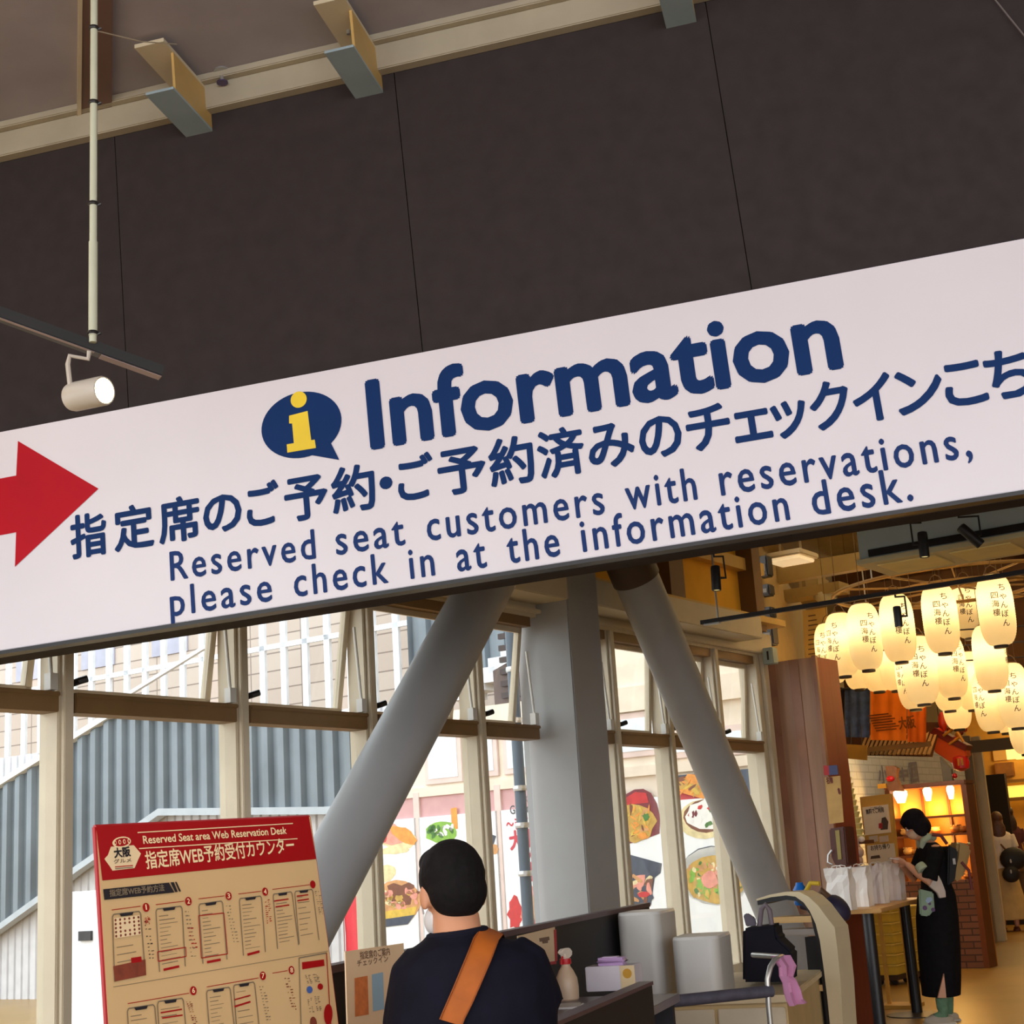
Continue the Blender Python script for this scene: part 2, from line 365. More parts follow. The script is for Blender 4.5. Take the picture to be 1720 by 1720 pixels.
# tan tiled building with white fins in front of it
M_tile = two_tone('tan_tile', (216, 200, 186), (150, 134, 122), rough=0.5, scale=1, mortar=0.012, bw=1.15, rh=0.3, rot=(math.radians(90), 0, 0), offset=0.0, third=(208, 190, 176))
t = thing('tiled_building', 'tan tiled building seen behind the white fins through the upper panes', 'building', FE @ Matrix.Translation((0, 5, 0)))
b = MB(); b.box(-24, -1.4, 0, 0.4, 0, 10); b.build('wall', [M_tile], t)
for i in range(5):
    b = MB(); x = -21.5 + i * 1.9; b.box(x, x + 0.9, -0.03, 0.02, 5.4 - 0.0 * i, 7.4); b.build('window', [mat('dull_blue_pane', (188, 188, 206), 0.2)], t)
t = thing('fin_screen', 'row of tall white vertical fins before the tan tiled building', 'screen', FE @ Matrix.Translation((0, 4.2, 0)))
b = MB()
for i in range(44): x = -22 + i * 0.46; b.box(x, x + 0.11, -0.03, 0.03, 2.6, 9.5)
b.build('fins', [mat('white_fin', (236, 240, 244), 0.4)], t)
b = MB(); b.box(-22, -1.4, -0.03, 0.03, 5.0, 5.08); b.build('tie_rail', [mat('white_fin', (236, 240, 244), 0.4)], t)
# corrugated stair parapet that climbs to a landing
M_corr = mat('corrugated_sheet', (114, 122, 128), 0.35, metal=0.3, var=0.15, scale=1.5)
t = thing('stair_parapet', 'grey corrugated stair side climbing to a landing beyond the left windows', 'stairs', FE @ Matrix.Translation((0, 0.55, 0)))
def edge(pts, x):
    for (a, c), (d, e) in zip(pts, pts[1:]):
        if a <= x <= d: return c + (e - c) * (x - a) / (d - a)
    return pts[-1][1] if x > pts[-1][0] else pts[0][1]
topl = [pe(-160, 1420, 0.55), pe(0, 1320, 0.55), pe(180, 1208, 0.55), pe(192, 1202, 0.55), pe(640, 1204, 0.55)]
botl = [pe(-160, 1660, 0.55), pe(0, 1552, 0.55), pe(72, 1500, 0.55), pe(128, 1455, 0.55), pe(268, 1358, 0.55), pe(545, 1355, 0.55), pe(640, 1350, 0.55)]
b = MB(); x = topl[0][0]; vs = []; fs = []; i = 0
while x < topl[-1][0]:
    y = (0.0, 0.07, 0.07, 0.0)[i % 4]; vs += [(x, y, edge(botl, x)), (x, y, edge(topl, x))]
    if i: fs.append((2 * i - 2, 2 * i, 2 * i + 1, 2 * i - 1))
    x += (0.035, 0.10, 0.035, 0.10)[i % 4]; i += 1
b.add(vs, fs); b.build('sheet', [M_corr], t)
b = MB()
for (a, c), (d, e) in zip(topl, topl[1:]): b.prism([(a, c - 0.01), (d, e - 0.01), (d, e + 0.07), (a, c + 0.07)], -0.05, 0.1)
b.build('top_rail', [mat('white_rail', (240, 242, 246), 0.35)], t)
b = MB()
for (a, c), (d, e) in zip(botl, botl[1:]): b.prism([(a, c - 0.09), (d, e - 0.09), (d, e + 0.0), (a, c + 0.0)], -0.03, 0.12)
b.build('bottom_rail', [mat('grey_rail', (172, 178, 184), 0.4)], t)
# the next flight, higher up
t = thing('upper_flight', 'grey corrugated upper stair flight above the brown slatted roof box', 'stairs', FE @ Matrix.Translation((0, 2.2, 0)))
bo = [pe(690, 1190, 2.2), pe(770, 1172, 2.2), pe(812, 1143, 2.2), pe(884, 1081, 2.2), pe(960, 1020, 2.2)]
b = MB(); x = bo[0][0]; vs = []; fs = []; i = 0
while x < -1.1:
    y = (0.0, 0.07, 0.07, 0.0)[i % 4]; vs += [(x, y, edge(bo, x)), (x, y, 7.0)]
    if i: fs.append((2 * i - 2, 2 * i, 2 * i + 1, 2 * i - 1))
    x += (0.035, 0.12, 0.035, 0.12)[i % 4]; i += 1
b.add(vs, fs); b.build('sheet', [M_corr], t)
b = MB()
for i in range(9):
    u = bo[1][0] + (bo[4][0] - bo[1][0]) * i / 9; b.box(u, u + 0.32, -0.15, 0.2, edge(bo, u) - 0.05, edge(bo, u) + 0.14)
b.build('step_ends', [mat('white_rail', (240, 242, 246), 0.35)], t)
t = thing('sloping_rail', 'thin white sloping rail seen through the upper left panes', 'rail', FE @ Matrix.Translation((0, 1.2, 0)))
a, c = pe(205, 1176, 1.2), pe(345, 1090, 1.2)
b = MB(); b.prism([a, c, (c[0], c[1] + .05), (a[0], a[1] + .05)], -.03, .03); b.build('rail', [mat('white_rail', (240, 242, 246), 0.35)], t)
# white ribbed wall under the stairs
b = MB(); x = -13.5; vs = []; fs = []; i = 0
while x < -4.6:
    y = (0.0, 0.03, 0.03, 0.0)[i % 4]; vs += [(x, y, 0), (x, y, 3.4)]
    if i: fs.append((2 * i - 2, 2 * i, 2 * i + 1, 2 * i - 1))
    x += (0.012, 0.022, 0.012, 0.11)[i % 4]; i += 1
b.add(vs, fs); struct(b, 'wall_ribbed', mat('white_ribbed_metal', (206, 204, 206), 0.45), M=FE @ Matrix.Translation((0, 0.75, 0)))
# white plant box standing outside
q = hit(FE, 145, 1660, -2.2)
t = thing('outdoor_cabinet', 'white outdoor equipment cabinet low behind the left window', 'cabinet', FE @ Matrix.Translation((q.x, -2.2, 0)))
b = MB(); b.box(-0.55, 0.6, 0, 0.5, 0, 1.42); b.build('body', [mat('white_enamel', (232, 232, 235), 0.4)], t, bevel=0.02)
b = MB(); b.box(-0.1, 0.1, -0.03, 0, 0.9, 1.0); b.build('handle', [M_black], t)
# shop front across the way
M_pink = mat('shopfront_frame', (222, 200, 192), 0.5)
t = thing('shopfront', 'low cream shop front with framed panes across the passage', 'building', FE)
b = MB(); b.box(pe(618, 1400)[0], 0.3, 0, 0.3, 0, 3.05); b.box(-1.5, 0.3, 0, 0.3, 3.05, 4.6); b.build('wall', [mat('cream_render', (232, 218, 200), 0.7)], t)
b = MB(); b.box(pe(618, 1400)[0], 0.3, -0.06, 0.4, 2.85, 3.1); b.box(pe(618, 1400)[0], 0.3, -0.045, 0, 2.2, 2.3); b.build('cornice', [mat('cream_render', (232, 218, 200), 0.7)], t)
for a, c, u, v in ((720, 772, 1232, 1304), (800, 832, 1228, 1294), (852, 925, 1222, 1284), (1000, 1105, 1215, 1258), (1128, 1160, 1240, 1262), (1215, 1250, 1230, 1256)):
    x0, z1 = pe(a, u); x1, z0 = pe(c, v)
    b = MB(); b.box(x0 - 0.06, x1 + 0.06, -0.03, 0, z0 - 0.06, z1 + 0.06); f = b.build('window_frame', [M_pink], t, bevel=0.005)
    b = MB(); b.box(x0, x1, -0.036, -0.03, z0, z1); b.build('pane', [mat('pale_pane', (228, 240, 246), 0.15)], f)
b = MB()
for px in (708, 846, 1012, 1124): x = pe(px, 1450)[0]; b.box(x - 0.04, x + 0.04, -0.05, 0, 0, 2.25)
b.build('mullions', [M_pink], t)
b = MB(); x0 = pe(618, 1400)[0]; b.box(x0, pe(960, 1300)[0], -0.02, 0, 1.98, 2.2); b.build('fascia_band', [mat('dusty_pink', (206, 160, 160), 0.5)], t)
b = MB(); x0 = pe(1138, 1300)[0]; b.box(x0, 0.3, -0.02, 0, 1.93, 2.17); b.prism([(x0, 1.93), (x0 + 0.28, 1.93), (x0, 2.17)], -0.025, -0.02, 1)
b.build('fascia_band', [mat('navy_grey', (70, 84, 104), 0.5), mat('brick_red', (190, 62, 66), 0.5)], t)
# food posters on the glass
M_post = mat('poster_paper', (238, 241, 243), 0.35, var=0.01)
pal = {'tan': (205, 150, 96), 'brown': (120, 70, 44), 'red': (196, 44, 44), 'green': (128, 176, 60), 'ora': (230, 150, 60), 'grey': (66, 72, 88), 'pale': (226, 210, 160), 'pink': (228, 150, 132), 'white': (240, 240, 236), 'wine': (120, 40, 48), 'gold': (212, 176, 70), 'noodle': (196, 158, 72), 'dgreen': (70, 120, 50), 'txt': (196, 54, 70), 'ink': (70, 70, 78)}
pk = list(pal); PM = [M_post] + [mat('print_' + k, v, 0.4, var=0.18 if k not in ('white', 'txt', 'ink') else 0.03, scale=16) for k, v in pal.items()]
def ci(k): return pk.index(k) + 1
rp = random.Random(3)
def blob(b, px, py, w, h, k, y, rag=0.12, n=16, a=0.0, off=0.0):
    x, z = pe(px, py); s = (pe(px + 10, py)[0] - x) / 10
    pts = []
    for i in range(n):
        t = 2 * math.pi * i / n; r = 1 + rp.uniform(-rag, rag); u, v = math.cos(t) * w * r, math.sin(t) * h * r
        pts.append((x + s * (u * math.cos(a) - v * math.sin(a)), z + s * (u * math.sin(a) + v * math.cos(a))))
    b.poly(pts, y, ci(k))
def pp(b, pts, k, y): b.poly([pe(*p) for p in pts], y, ci(k))
def poster(px0, px1, z0, z1, label, draw):
    x0 = pe(px0, 1450)[0]; x1 = pe(px1, 1450)[0]
    t = thing('food_poster', label, 'poster', FE, 'food posters on the shop front')
    b = MB(); b.box(x0, x1, -0.05, -0.02, z0, z1); b.build('sheet', PM, t)
    b = MB(); draw(b); b.build('print', PM, t)
def dA(b):
    blob(b, 668, 1406, 38, 14, 'pale', -0.052, a=-.2); blob(b, 655, 1398, 26, 13, 'pink', -0.054, .25, a=-.3); blob(b, 682, 1402, 24, 9, 'ora', -0.055, .2, a=-.5); blob(b, 645, 1402, 10, 12, 'red', -0.056); blob(b, 668, 1428, 26, 5, 'pale', -0.053)
    blob(b, 650, 1468, 20, 11, 'pale', -0.052, .05, a=.2); blob(b, 672, 1512, 40, 26, 'tan', -0.053, .05); blob(b, 680, 1500, 32, 14, 'brown', -0.054, .3)
    for i in range(26): blob(b, 672 + rp.uniform(-34, 34), 1510 + rp.uniform(-16, 14), rp.uniform(3, 7), rp.uniform(2, 5), rp.choice(['tan', 'pale', 'pink', 'noodle']), -0.056, .3, 8)
    pp(b, [(640, 1532), (706, 1522), (700, 1540), (686, 1548), (640, 1552)], 'gold', -0.055); pp(b, [(640, 1545), (702, 1536), (690, 1552), (640, 1558)], 'grey', -0.057)
def dB(b):
    blob(b, 746, 1402, 30, 20, 'white', -0.052, .03); blob(b, 746, 1398, 26, 15, 'green', -0.054, .12)
    for i in range(20): blob(b, 746 + rp.uniform(-20, 20), 1397 + rp.uniform(-10, 10), 5, 3, rp.choice(['green', 'dgreen', 'white']), -0.056, .3, 7, rp.uniform(0, 3))
    pp(b, [(762, 1358), (772, 1356), (774, 1392), (764, 1394)], 'ora', -0.053); blob(b, 760, 1420, 14, 7, 'tan', -0.055)
def dC(b):
    pp(b, [(804, 1404), (816, 1397), (838, 1404), (834, 1418), (812, 1414)], 'grey', -0.053); pp(b, [(800, 1412), (832, 1420), (826, 1440), (804, 1444)], 'white', -0.052); pp(b, [(804, 1416), (824, 1424), (818, 1436), (806, 1438)], 'tan', -0.055); blob(b, 834, 1426, 8, 7, 'tan', -0.054); blob(b, 815, 1545, 18, 12, 'pink', -0.053, .2); blob(b, 822, 1500, 10, 5, 'pink', -0.053, .3)
def dD(b):
    def tx(s, a, c, h, k, bold=.03): text(b, s, pe(*a), pe(*c), h=h, y=-0.053, m=ci(k), bold=bold)
    tx('LOCAL', (880, 1349), (902, 1346), .07, 'ink', 0); tx('Gourmet', (862, 1368), (910, 1362), .09, 'ink', .02)
    tx('〜まとい', (856, 1396), (908, 1388), .13, 'txt'); tx('大阪', (862, 1428), (908, 1420), .19, 'txt', .05); tx('グ', (893, 1452), (908, 1450), .15, 'txt', .05); tx('堂', (890, 1480), (910, 1477), .16, 'txt', .05)
    blob(b, 870, 1535, 12, 22, 'red', -0.053, .2); blob(b, 896, 1522, 16, 34, 'pink', -0.052, .15); blob(b, 898, 1530, 12, 22, 'tan', -0.055, .25)
    for i in range(14): blob(b, 894 + rp.uniform(-13, 13), 1525 + rp.uniform(-26, 26), 4, 4, rp.choice(['pink', 'tan', 'red']), -0.056, .3, 7)
def dE(b):
    pp(b, [(985, 1354), (1022, 1350), (1022, 1424), (985, 1428)], 'red', -0.052)
    pts = [(1020, 1336), (1046, 1326), (1056, 1334), (1070, 1326), (1085, 1325), (1098, 1332), (1108, 1350), (1113, 1372), (1112, 1400), (1080, 1412), (1042, 1422), (1020, 1420)]
    pp(b, pts, 'wine', -0.053); pp(b, [(1034, 1332), (1046, 1330), (1056, 1340), (1072, 1330), (1090, 1332), (1094, 1348), (1060, 1352), (1036, 1350)], 'red', -0.055); blob(b, 1068, 1382, 38, 30, 'noodle', -0.056, .12)
    for i in range(60):
        blob(b, 1066 + rp.uniform(-32, 30), 1382 + rp.uniform(-26, 26), rp.uniform(5, 10), rp.uniform(1.2, 2.6), rp.choice(['noodle', 'gold', 'tan', 'brown', 'ora']), -0.058 - i * 1e-5, .2, 7, rp.uniform(0, 3))
    blob(b, 1090, 1372, 6, 5, 'dgreen', -0.06, .3); blob(b, 1084, 1404, 8, 5, 'ora', -0.06)
    pp(b, [(1012, 1468), (1058, 1434), (1116, 1450), (1114, 1466), (1104, 1474), (1098, 1520), (1040, 1524), (1005, 1520), (1008, 1490)], 'grey', -0.053)
    for i in range(50): blob(b, 1058 + rp.uniform(-44, 38), 1490 + rp.uniform(-22, 24), rp.uniform(5, 11), rp.uniform(3, 6), rp.choice(['tan', 'brown', 'pale', 'grey', 'pink']), -0.056 - i * 1e-5, .25, 8, rp.uniform(0, 3))
    blob(b, 1086, 1502, 10, 4, 'red', -0.06)
def dF(b):
    pp(b, [(1138, 1322), (1160, 1300), (1180, 1302), (1196, 1330), (1186, 1342), (1150, 1332)], 'ora', -0.053); pp(b, [(1140, 1308), (1160, 1312), (1158, 1318), (1138, 1314)], 'brown', -0.055)
    for i in range(30): blob(b, 1170 + rp.uniform(-24, 22), 1318 + rp.uniform(-12, 14), 9, 2, rp.choice(['gold', 'ora', 'brown', 'noodle']), -0.056 - i * 1e-5, .2, 6, rp.uniform(-1, 1))
    blob(b, 1186, 1376, 44, 29, 'pale', -0.053, .02); blob(b, 1188, 1371, 36, 24, 'brown', -0.054, .05); blob(b, 1190, 1369, 33, 22, 'white', -0.055, .08)
    for i in range(22): blob(b, 1190 + rp.uniform(-26, 26), 1370 + rp.uniform(-15, 15), 5, 3, rp.choice(['wine', 'red', 'dgreen', 'white', 'white']), -0.057 - i * 1e-5, .3, 7, rp.uniform(0, 3))
    blob(b, 1204, 1471, 60, 43, 'white', -0.053, .01); blob(b, 1204, 1471, 60, 43, 'white', -0.053, .01); blob(b, 1203, 1468, 58, 42, 'grey', -0.0525, .01); blob(b, 1205, 1476, 51, 36, 'noodle', -0.055, .04)
    for i in range(80): blob(b, 1205 + rp.uniform(-42, 42), 1476 + rp.uniform(-28, 28), rp.uniform(3, 9), rp.uniform(2, 5), rp.choice(['gold', 'green', 'noodle', 'dgreen', 'pale', 'tan', 'green']), -0.057 - i * 1e-5, .3, 7, rp.uniform(0, 3))
    blob(b, 1196, 1478, 14, 13, 'pink', -0.061, .15); blob(b, 1218, 1466, 12, 9, 'pink', -0.061, .15); blob(b, 1215, 1458, 8, 6, 'white', -0.062, .2)
poster(622, 706, 0.3, 1.98, 'white poster with fried prawns above a golden rice dish, leftmost on the shop front', dA)
poster(711, 792, 0.3, 1.98, 'white poster with a green salad bowl, behind the man', dB)
poster(794, 844, 0.3, 1.98, 'narrow white poster with a small black takeaway box', dC)
poster(849, 960, 0.3, 1.98, 'white poster with vertical red lettering beside the dark downpipe', dD)
poster(975, 1122, 0.3, 1.98, 'white poster with a red lobster noodle dish above sliced grilled meat', dE)
poster(1126, 1288, 0.3, 1.93, 'white poster with chips, pizza and a big noodle bowl, right of the pillar', dF)
# dark downpipe in the passage, brown slatted box on the roof, red banner
q = FE @ hit(FE, 872, 1300, -1.2); base = Vector((q.x, q.y, 0))
t = thing('downpipe', 'dark blue-grey pole standing in the passage before the posters', 'pole', Matrix.Translation(base))
b = MB(); b.tube([(0, 0, 0), (0, 0, 4.2)], 0.055, 16); b.build('pipe', [mat('blue_grey_pipe', (72, 84, 98), 0.4)], t, smooth=True)
for z in (1.3, 1.75, 2.1, 2.75, 3.25):
    b = MB(); b.lathe([(0.066, z), (0.07, z + 0.02), (0.066, z + 0.05)], 16); b.box(-0.015, 0.015, -0.085, -0.06, z, z + 0.05); b.build('clamp', [M_steel], t)
t = thing('roof_unit', 'brown slatted box on the roof of the shop front', 'roof unit', FE)
x0, z0 = pe(826, 1172, 0.1); x1 = pe(925, 1172, 0.1)[0]
b = MB(); b.prism([(x0, 3.1), (x1, 3.1), (x1, 4.1), (x0 + 0.35, 3.62), (x0, 3.5)], 0.15, 0.5); b.build('casing', [mat('brown_slat', (92, 74, 68), 0.6)], t)
b = MB()
for i in range(6): b.box(x0 + 0.12, x1, 0.11, 0.15, 3.18 + i * 0.13, 3.24 + i * 0.13)
b.build('slats', [mat('dark_slat', (62, 50, 48), 0.6)], t)
q = hit(FE, 1052, 1128, 0.3)
t = thing('hall_reflection_board', 'orange wavy-topped board shaped as a window reflection, above the cream cornice', 'sign', FE)
b = MB(); pts = [pe(1026, 1150, 0.3), pe(1082, 1142, 0.3), pe(1080, 1118, 0.3), pe(1072, 1110, 0.3), pe(1064, 1104, 0.3), pe(1050, 1108, 0.3), pe(1040, 1112, 0.3), pe(1034, 1106, 0.3), pe(1027, 1102, 0.3)]
b.prism(pts, 0.3, 0.36, 0); b.build('board', [mat('reflection_orange', (226, 160, 96), 0.5)], t)  # orange reflection of the hall in the glass, built as a board
q = FE @ hit(FE, 592, 1540, -2.0)
t = thing('banner_flag', 'red upright banner on a thin pole behind the leaning brace', 'banner', frame(Vector((q.x, q.y, 0)), EDIR))
b = MB(); b.tube([(-0.12, 0, 0), (-0.12, 0, 2.0)], 0.012, 8); b.tube([(-0.12, 0, 1.93), (0.14, 0, 1.93)], 0.008, 8); b.build('pole', [M_steel], t)
b = MB(); vs = []; fs = []
for i in range(9):
    for j in range(4): vs.append((-0.11 + j * 0.078, 0.02 * math.sin(i * .9 + j), 0.5 + i * 0.176))
for i in range(8):
    for j in range(3): k = i * 4 + j; fs.append((k, k + 1, k + 5, k + 4))
b.add(vs, fs); b.build('cloth', [mat('banner_red', (214, 52, 66), 0.7)], t, smooth=True)
# ---------------------------------------------------------------- the big information sign
def ps(px, py, off=-0.05): q = hit(FS, px, py, off); return (q.x, q.z)
SY = -0.062
t = thing('information_sign', 'long white information sign with navy lettering and red arrow on the dark header', 'sign', FS)
x0 = -2.45; x1 = 2.35; zt = 0.447; zb = -0.385
b = MB(); b.box(x0, x1, -0.06, -0.002, zb, zt); b.build('panel', [M_white], t, bevel=0.003)
b = MB(); b.box(x0, x1, -0.066, -0.002, zb - 0.014, zb - 0.0005); b.build('bottom_trim', [M_black], t)
def line(name, words_, bold=0.0, mats=None, em=None):
    b = MB()
    for w in words_:
        s, a, c, h = w; p = ps(*a); q = ps(*c)
        if em: text(b, s, p, q, em=em, y=SY, bold=bold)
        else: text(b, s, p, q, h=h, y=SY, bold=bold)
    return b.build(name, [mats or M_navy], t)
k = abs(ps(860, 700)[1] - ps(860, 800)[1]) / 100
line('heading', [('Information', (624, 755), (1418, 617), 117 * k)], bold=0.045)
jp = [('指', 122, 183), ('定', 195, 262), ('席', 270, 340), ('の', 345, 410), ('ご', 418, 474), ('予', 482, 555), ('約', 561, 635), ('・', 642, 664), ('ご', 672, 734), ('予', 740, 821), ('約', 826, 902), ('済', 908, 987), ('み', 992, 1070), ('の', 1078, 1150), ('チ', 1158, 1232), ('ェ', 1236, 1300), ('ッ', 1300, 1360), ('ク', 1366, 1434), ('イ', 1438, 1506), ('ン', 1510, 1590), ('こ', 1591, 1662), ('ち', 1662, 1740), ('ら', 1746, 1810)]
def jb(x): return 941 - (x - 122) * 0.1705
b = MB()
for c, l, r in jp:
    e = (78 + 8 * (l - 122) / 1500) * k
    text(b, c, ps(l, jb(l) - 7), ps(r, jb(r) - 7), em=e * 1.04, y=SY, bold=0.028)
b.build('japanese_line', [M_navy], t)
def eb(x): return 976 - (x - 289) * 0.1545
def pb(x): return 1036 - (x - 289) * 0.1565
E1 = [('Reserved', 289, 533), ('seat', 567, 683), ('customers', 720, 1018), ('with', 1054, 1173), ('reservations,', 1212, 1634)]
E2 = [('please', 289, 460), ('check', 497, 655), ('in', 691, 733), ('at', 770, 820), ('the', 855, 943), ('information', 980, 1328), ('desk.', 1367, 1535)]
def eng(name, ws, f):
    for s, l, r in ws:
        b = MB()
        e = (64 + 7 * (l - 289) / 1300) * k
        vs, fs = glyphs(s, 0.0, 1.25)
        text(b, s, ps(l, f(l)), ps(r, f(r)), em=e * 1.12, y=SY, bold=0.014, spacing=1.22)
        b.build(name, [mat('blue_film', (24, 52, 108), 0.5, var=0.04, spec=0.15)], t)
eng('english_word', E1, eb); eng('english_word', E2, pb)
# speech bubble with an i
b = MB(); c = ps(508, 715); rx = 72 * k; rz = 58 * k
b.disc(c[0], c[1], rx, SY, 0, rz, 48); b.poly([ps(520, 765), ps(556, 742), ps(572, 774)], SY - 0.0005, 0)
bub = b.build('speech_bubble', [M_navy], t)
b = MB(); c = ps(504, 673); b.disc(c[0], c[1], 14.5 * k, SY - 0.002, 0, None, 28)
b.poly([ps(488, 700), ps(519, 692), ps(525, 741), ps(531, 740), ps(533, 754), ps(485, 762), ps(484, 748), ps(496, 746), ps(493, 713), ps(488, 713)], SY - 0.002)
b.build('letter_i', [M_yel], t)
b = MB(); b.poly([ps(-130, 830), ps(30, 800), ps(33, 742), ps(168, 822), ps(28, 953), ps(30, 895), ps(-130, 926)], SY); b.build('arrow', [M_red], t)
# ---------------------------------------------------------------- channel brackets under the ceiling edge
for i, (px, py, lab) in enumerate([(322, 190, 'leftmost of the three'), (610, 128, 'middle one of the three'), (1140, 20, 'rightmost of the three')]):
    q = hit(FS, px, py, -0.06)
    t = thing('channel_bracket', ['white channel bracket on the ceiling edge nearest the hanging pole', 'white channel bracket on the ceiling edge, above a header joint', 'white channel bracket on the ceiling edge at the top of the frame'][i], 'bracket', FS @ Matrix.Translation((q.x, 0, TOPZ)), 'channel brackets along the ceiling edge')
    b = MB(); b.box(-0.06, 0.055, -0.4, -0.05, 0.02, 0.035); b.build('top_flange', [M_cream], t)
    b = MB(); b.box(0.045, 0.055, -0.32, 0.0, -0.13, 0.02); b.build('web', [mat('bracket_gold', (196, 160, 96), 0.45)], t)
    b = MB(); b.box(-0.055, 0.055, -0.34, 0.0, -0.14, -0.13); b.build('bottom_flange', [mat('bracket_underside_reflection', (150, 168, 178), 0.4)], t)  # blue-grey reflection on the underside is put into the colour
    for xx in (0.0, 0.02):
        b = MB(); b.tube([(xx, -0.2, 0.005), (xx, -0.2, 0.02)], 0.008, 8); b.build('bolt', [M_steel], t)
# brown duct strip and a small sprinkler on the ceiling
zc = TOPZ + 0.06; inv = FS.inverted(); o = inv @ CAMP
def onceil(px, py): d = inv.to_3x3() @ ray(px, py); return o + d * ((zc - o.z) / d.z)
t = thing('ceiling_duct', 'brown flat duct strip crossing the ceiling behind the pole', 'duct', FS @ Matrix.Translation(onceil(160, 180)))
def strip(x0, x1, dz, nm, m_):
    k_ = onceil(160, 180); q = [onceil(*p) - k_ for p in ((x0 + 3, -120), (x1 + 3, -120), (x1, 182), (x0, 189))]
    b = MB(); b.add([(v.x, v.y, -dz) for v in q] + [(v.x, v.y, 0) for v in q], [(3, 2, 1, 0), (4, 5, 6, 7), (0, 1, 5, 4), (1, 2, 6, 5), (2, 3, 7, 6), (3, 0, 4, 7)]); b.build(nm, [m_], t)
strip(136, 187, .03, 'duct', mat('brown_duct', (112, 86, 76), 0.7)); strip(129, 136, .034, 'edge_strip', M_cream)
inv = FS.inverted(); o = inv @ CAMP; d = inv.to_3x3() @ ray(372, 118); q = o + d * ((zc - o.z) / d.z)
t = thing('sprinkler', 'small sprinkler head on the ceiling between two brackets', 'sprinkler', FS @ Matrix.Translation((q.x, q.y, zc)))
b = MB(); b.lathe([(0.03, -0.006), (0.03, 0)], 16); b.lathe([(0.008, -0.05), (0.008, -0.006)], 10); b.build('stem', [M_steel], t)
b = MB(); b.lathe([(0.022, -0.055), (0.022, -0.05)], 12); b.build('deflector', [mat('violet_brass', (96, 84, 120), 0.4, metal=.6)], t)
a = FS @ hit(FS, 1662, -12, -.02); c = FS @ hit(FS, 1730, 72, -.02)
t = thing('grey_wire', 'thin grey wire running down the dark header at the top right corner', 'wire', Matrix.Translation(a)); b = MB(); b.tube([(0, 0, 0), c - a], .003, 6); b.build('strand', [mat('wire_grey', (110, 100, 98), 0.6)], t)
# ---------------------------------------------------------------- track spotlight hanging on a pole
YP = 3.9
p1 = at(156, 575, YP); top = at(163, 0, YP)
t = thing('light_pole', 'thin white pole hanging from the ceiling in front of the header', 'pole', Matrix.Translation((p1.x, YP, p1.z)))
hgt = 4.42 - p1.z
b = MB(); b.tube([(0, 0, 0), (0, 0, hgt)], 0.0105, 14); b.tube([(0, 0, 0.02), (0, 0, 0.30)], 0.0125, 14); b.build('tube', [mat('white_pole', (196, 198, 176), 0.35)], t, smooth=True)
for py in (50, 175, 345, 562):
    z = at(160, py, YP).z - p1.z; b = MB(); b.lathe([(0.014, z), (0.016, z + .004), (0.014, z + .01)], 12); b.tube([(0.012, 0, z), (0.022, 0, z + .004)], 0.004, 6); b.build('cable_tie', [M_black], t)
t2 = thing('wire', 'thin white wire from the pole to the ceiling bracket', 'wire', Matrix.Translation(at(163, 52, YP)))
e = FS @ Vector((hit(FS, 300, 125, -0.35).x, -0.35, TOPZ + 0.03)); e = e - t2.location
b = MB(); b.tube([(0, 0, 0), e * .5 + Vector((0, 0, -.012)), e], 0.0022, 6); b.build('strand', [M_cream], t2)
pa = at(-120, 487, 3.72); pb_ = at(271, 628, 4.02)
tr = frame(pa, (pb_ - pa)); Lt = (pb_ - pa).length
t = thing('lighting_track', 'black ceiling lighting track running in from the left edge', 'light track', tr)
b = MB(); b.box(0, Lt, -0.02, 0.02, -0.012, 0.02); b.build('rail', [M_black], t, bevel=0.002)
b = MB(); b.box(0, Lt * .70, -0.018, -0.006, -0.0135, -0.0125); b.box(Lt * .73, Lt, -0.016, 0.016, -0.0145, -0.0125); b.build('slot_cover', [mat('track_cover', (150, 128, 122), 0.5)], t)
sp = at(147, 662, 3.9)
aim = Vector((0.86, -0.5, -0.06)).normalized()
def spot(name, pos, axis, r, ln, mats, label, yoke, power=0, col=(1, .8, .45), group=None, ang=1.2, lens='lens_glow', em=40):
    zz = Vector(axis).normalized(); xx = zz.cross(ZUP) if abs(zz.z) < .98 else Vector((1, 0, 0)); xx.normalize(); yy = zz.cross(xx)
    m = Matrix((xx, yy, zz)).transposed().to_4x4(); m.translation = pos
    t = thing(name, label, 'spotlight', m, group)
    b = MB(); b.lathe([(r * .55, -ln * .5), (r * .92, -ln * .47), (r, -ln * .38), (r, ln * .46), (r * .95, ln * .5), (r * .86, ln * .5), (r * .84, ln * .44)], 28)
    b.build('lamp_body', [mats], t, smooth=True)
    b = MB(); b.lathe([(r * .8, ln * .45), (r * .78, ln * .465)], 24); b.build('lens', [mat(lens, (255, 226, 150), 0.3, emit=em)], t)
    inv = m.inverted(); b = MB(); b.tube([inv @ Vector(p) for p in yoke], 0.007, 8); b.build('yoke', [mats], t)
    if power:
        lamp(name + '_light', 'SPOT', Vector(pos) + zz * (ln * .56), power, col, Vector(pos) + zz * 3, spot_size=ang, spot_blend=0.8, shadow_soft_size=r * .7)
    return t
yk = [sp + Vector((-.045, .0, .0)), sp + Vector((-.055, 0, .09)), sp + Vector((-.05, 0, .115)), at(148, 603, 3.9), at(150, 590, 3.9)]
spot('track_spotlight', sp, aim, 0.041, 0.13, mat('lamp_cream', (190, 180, 168), 0.4), 'lit cream track spotlight hanging under the black track at the left', yk, 14, ang=1.6)
b = MB()
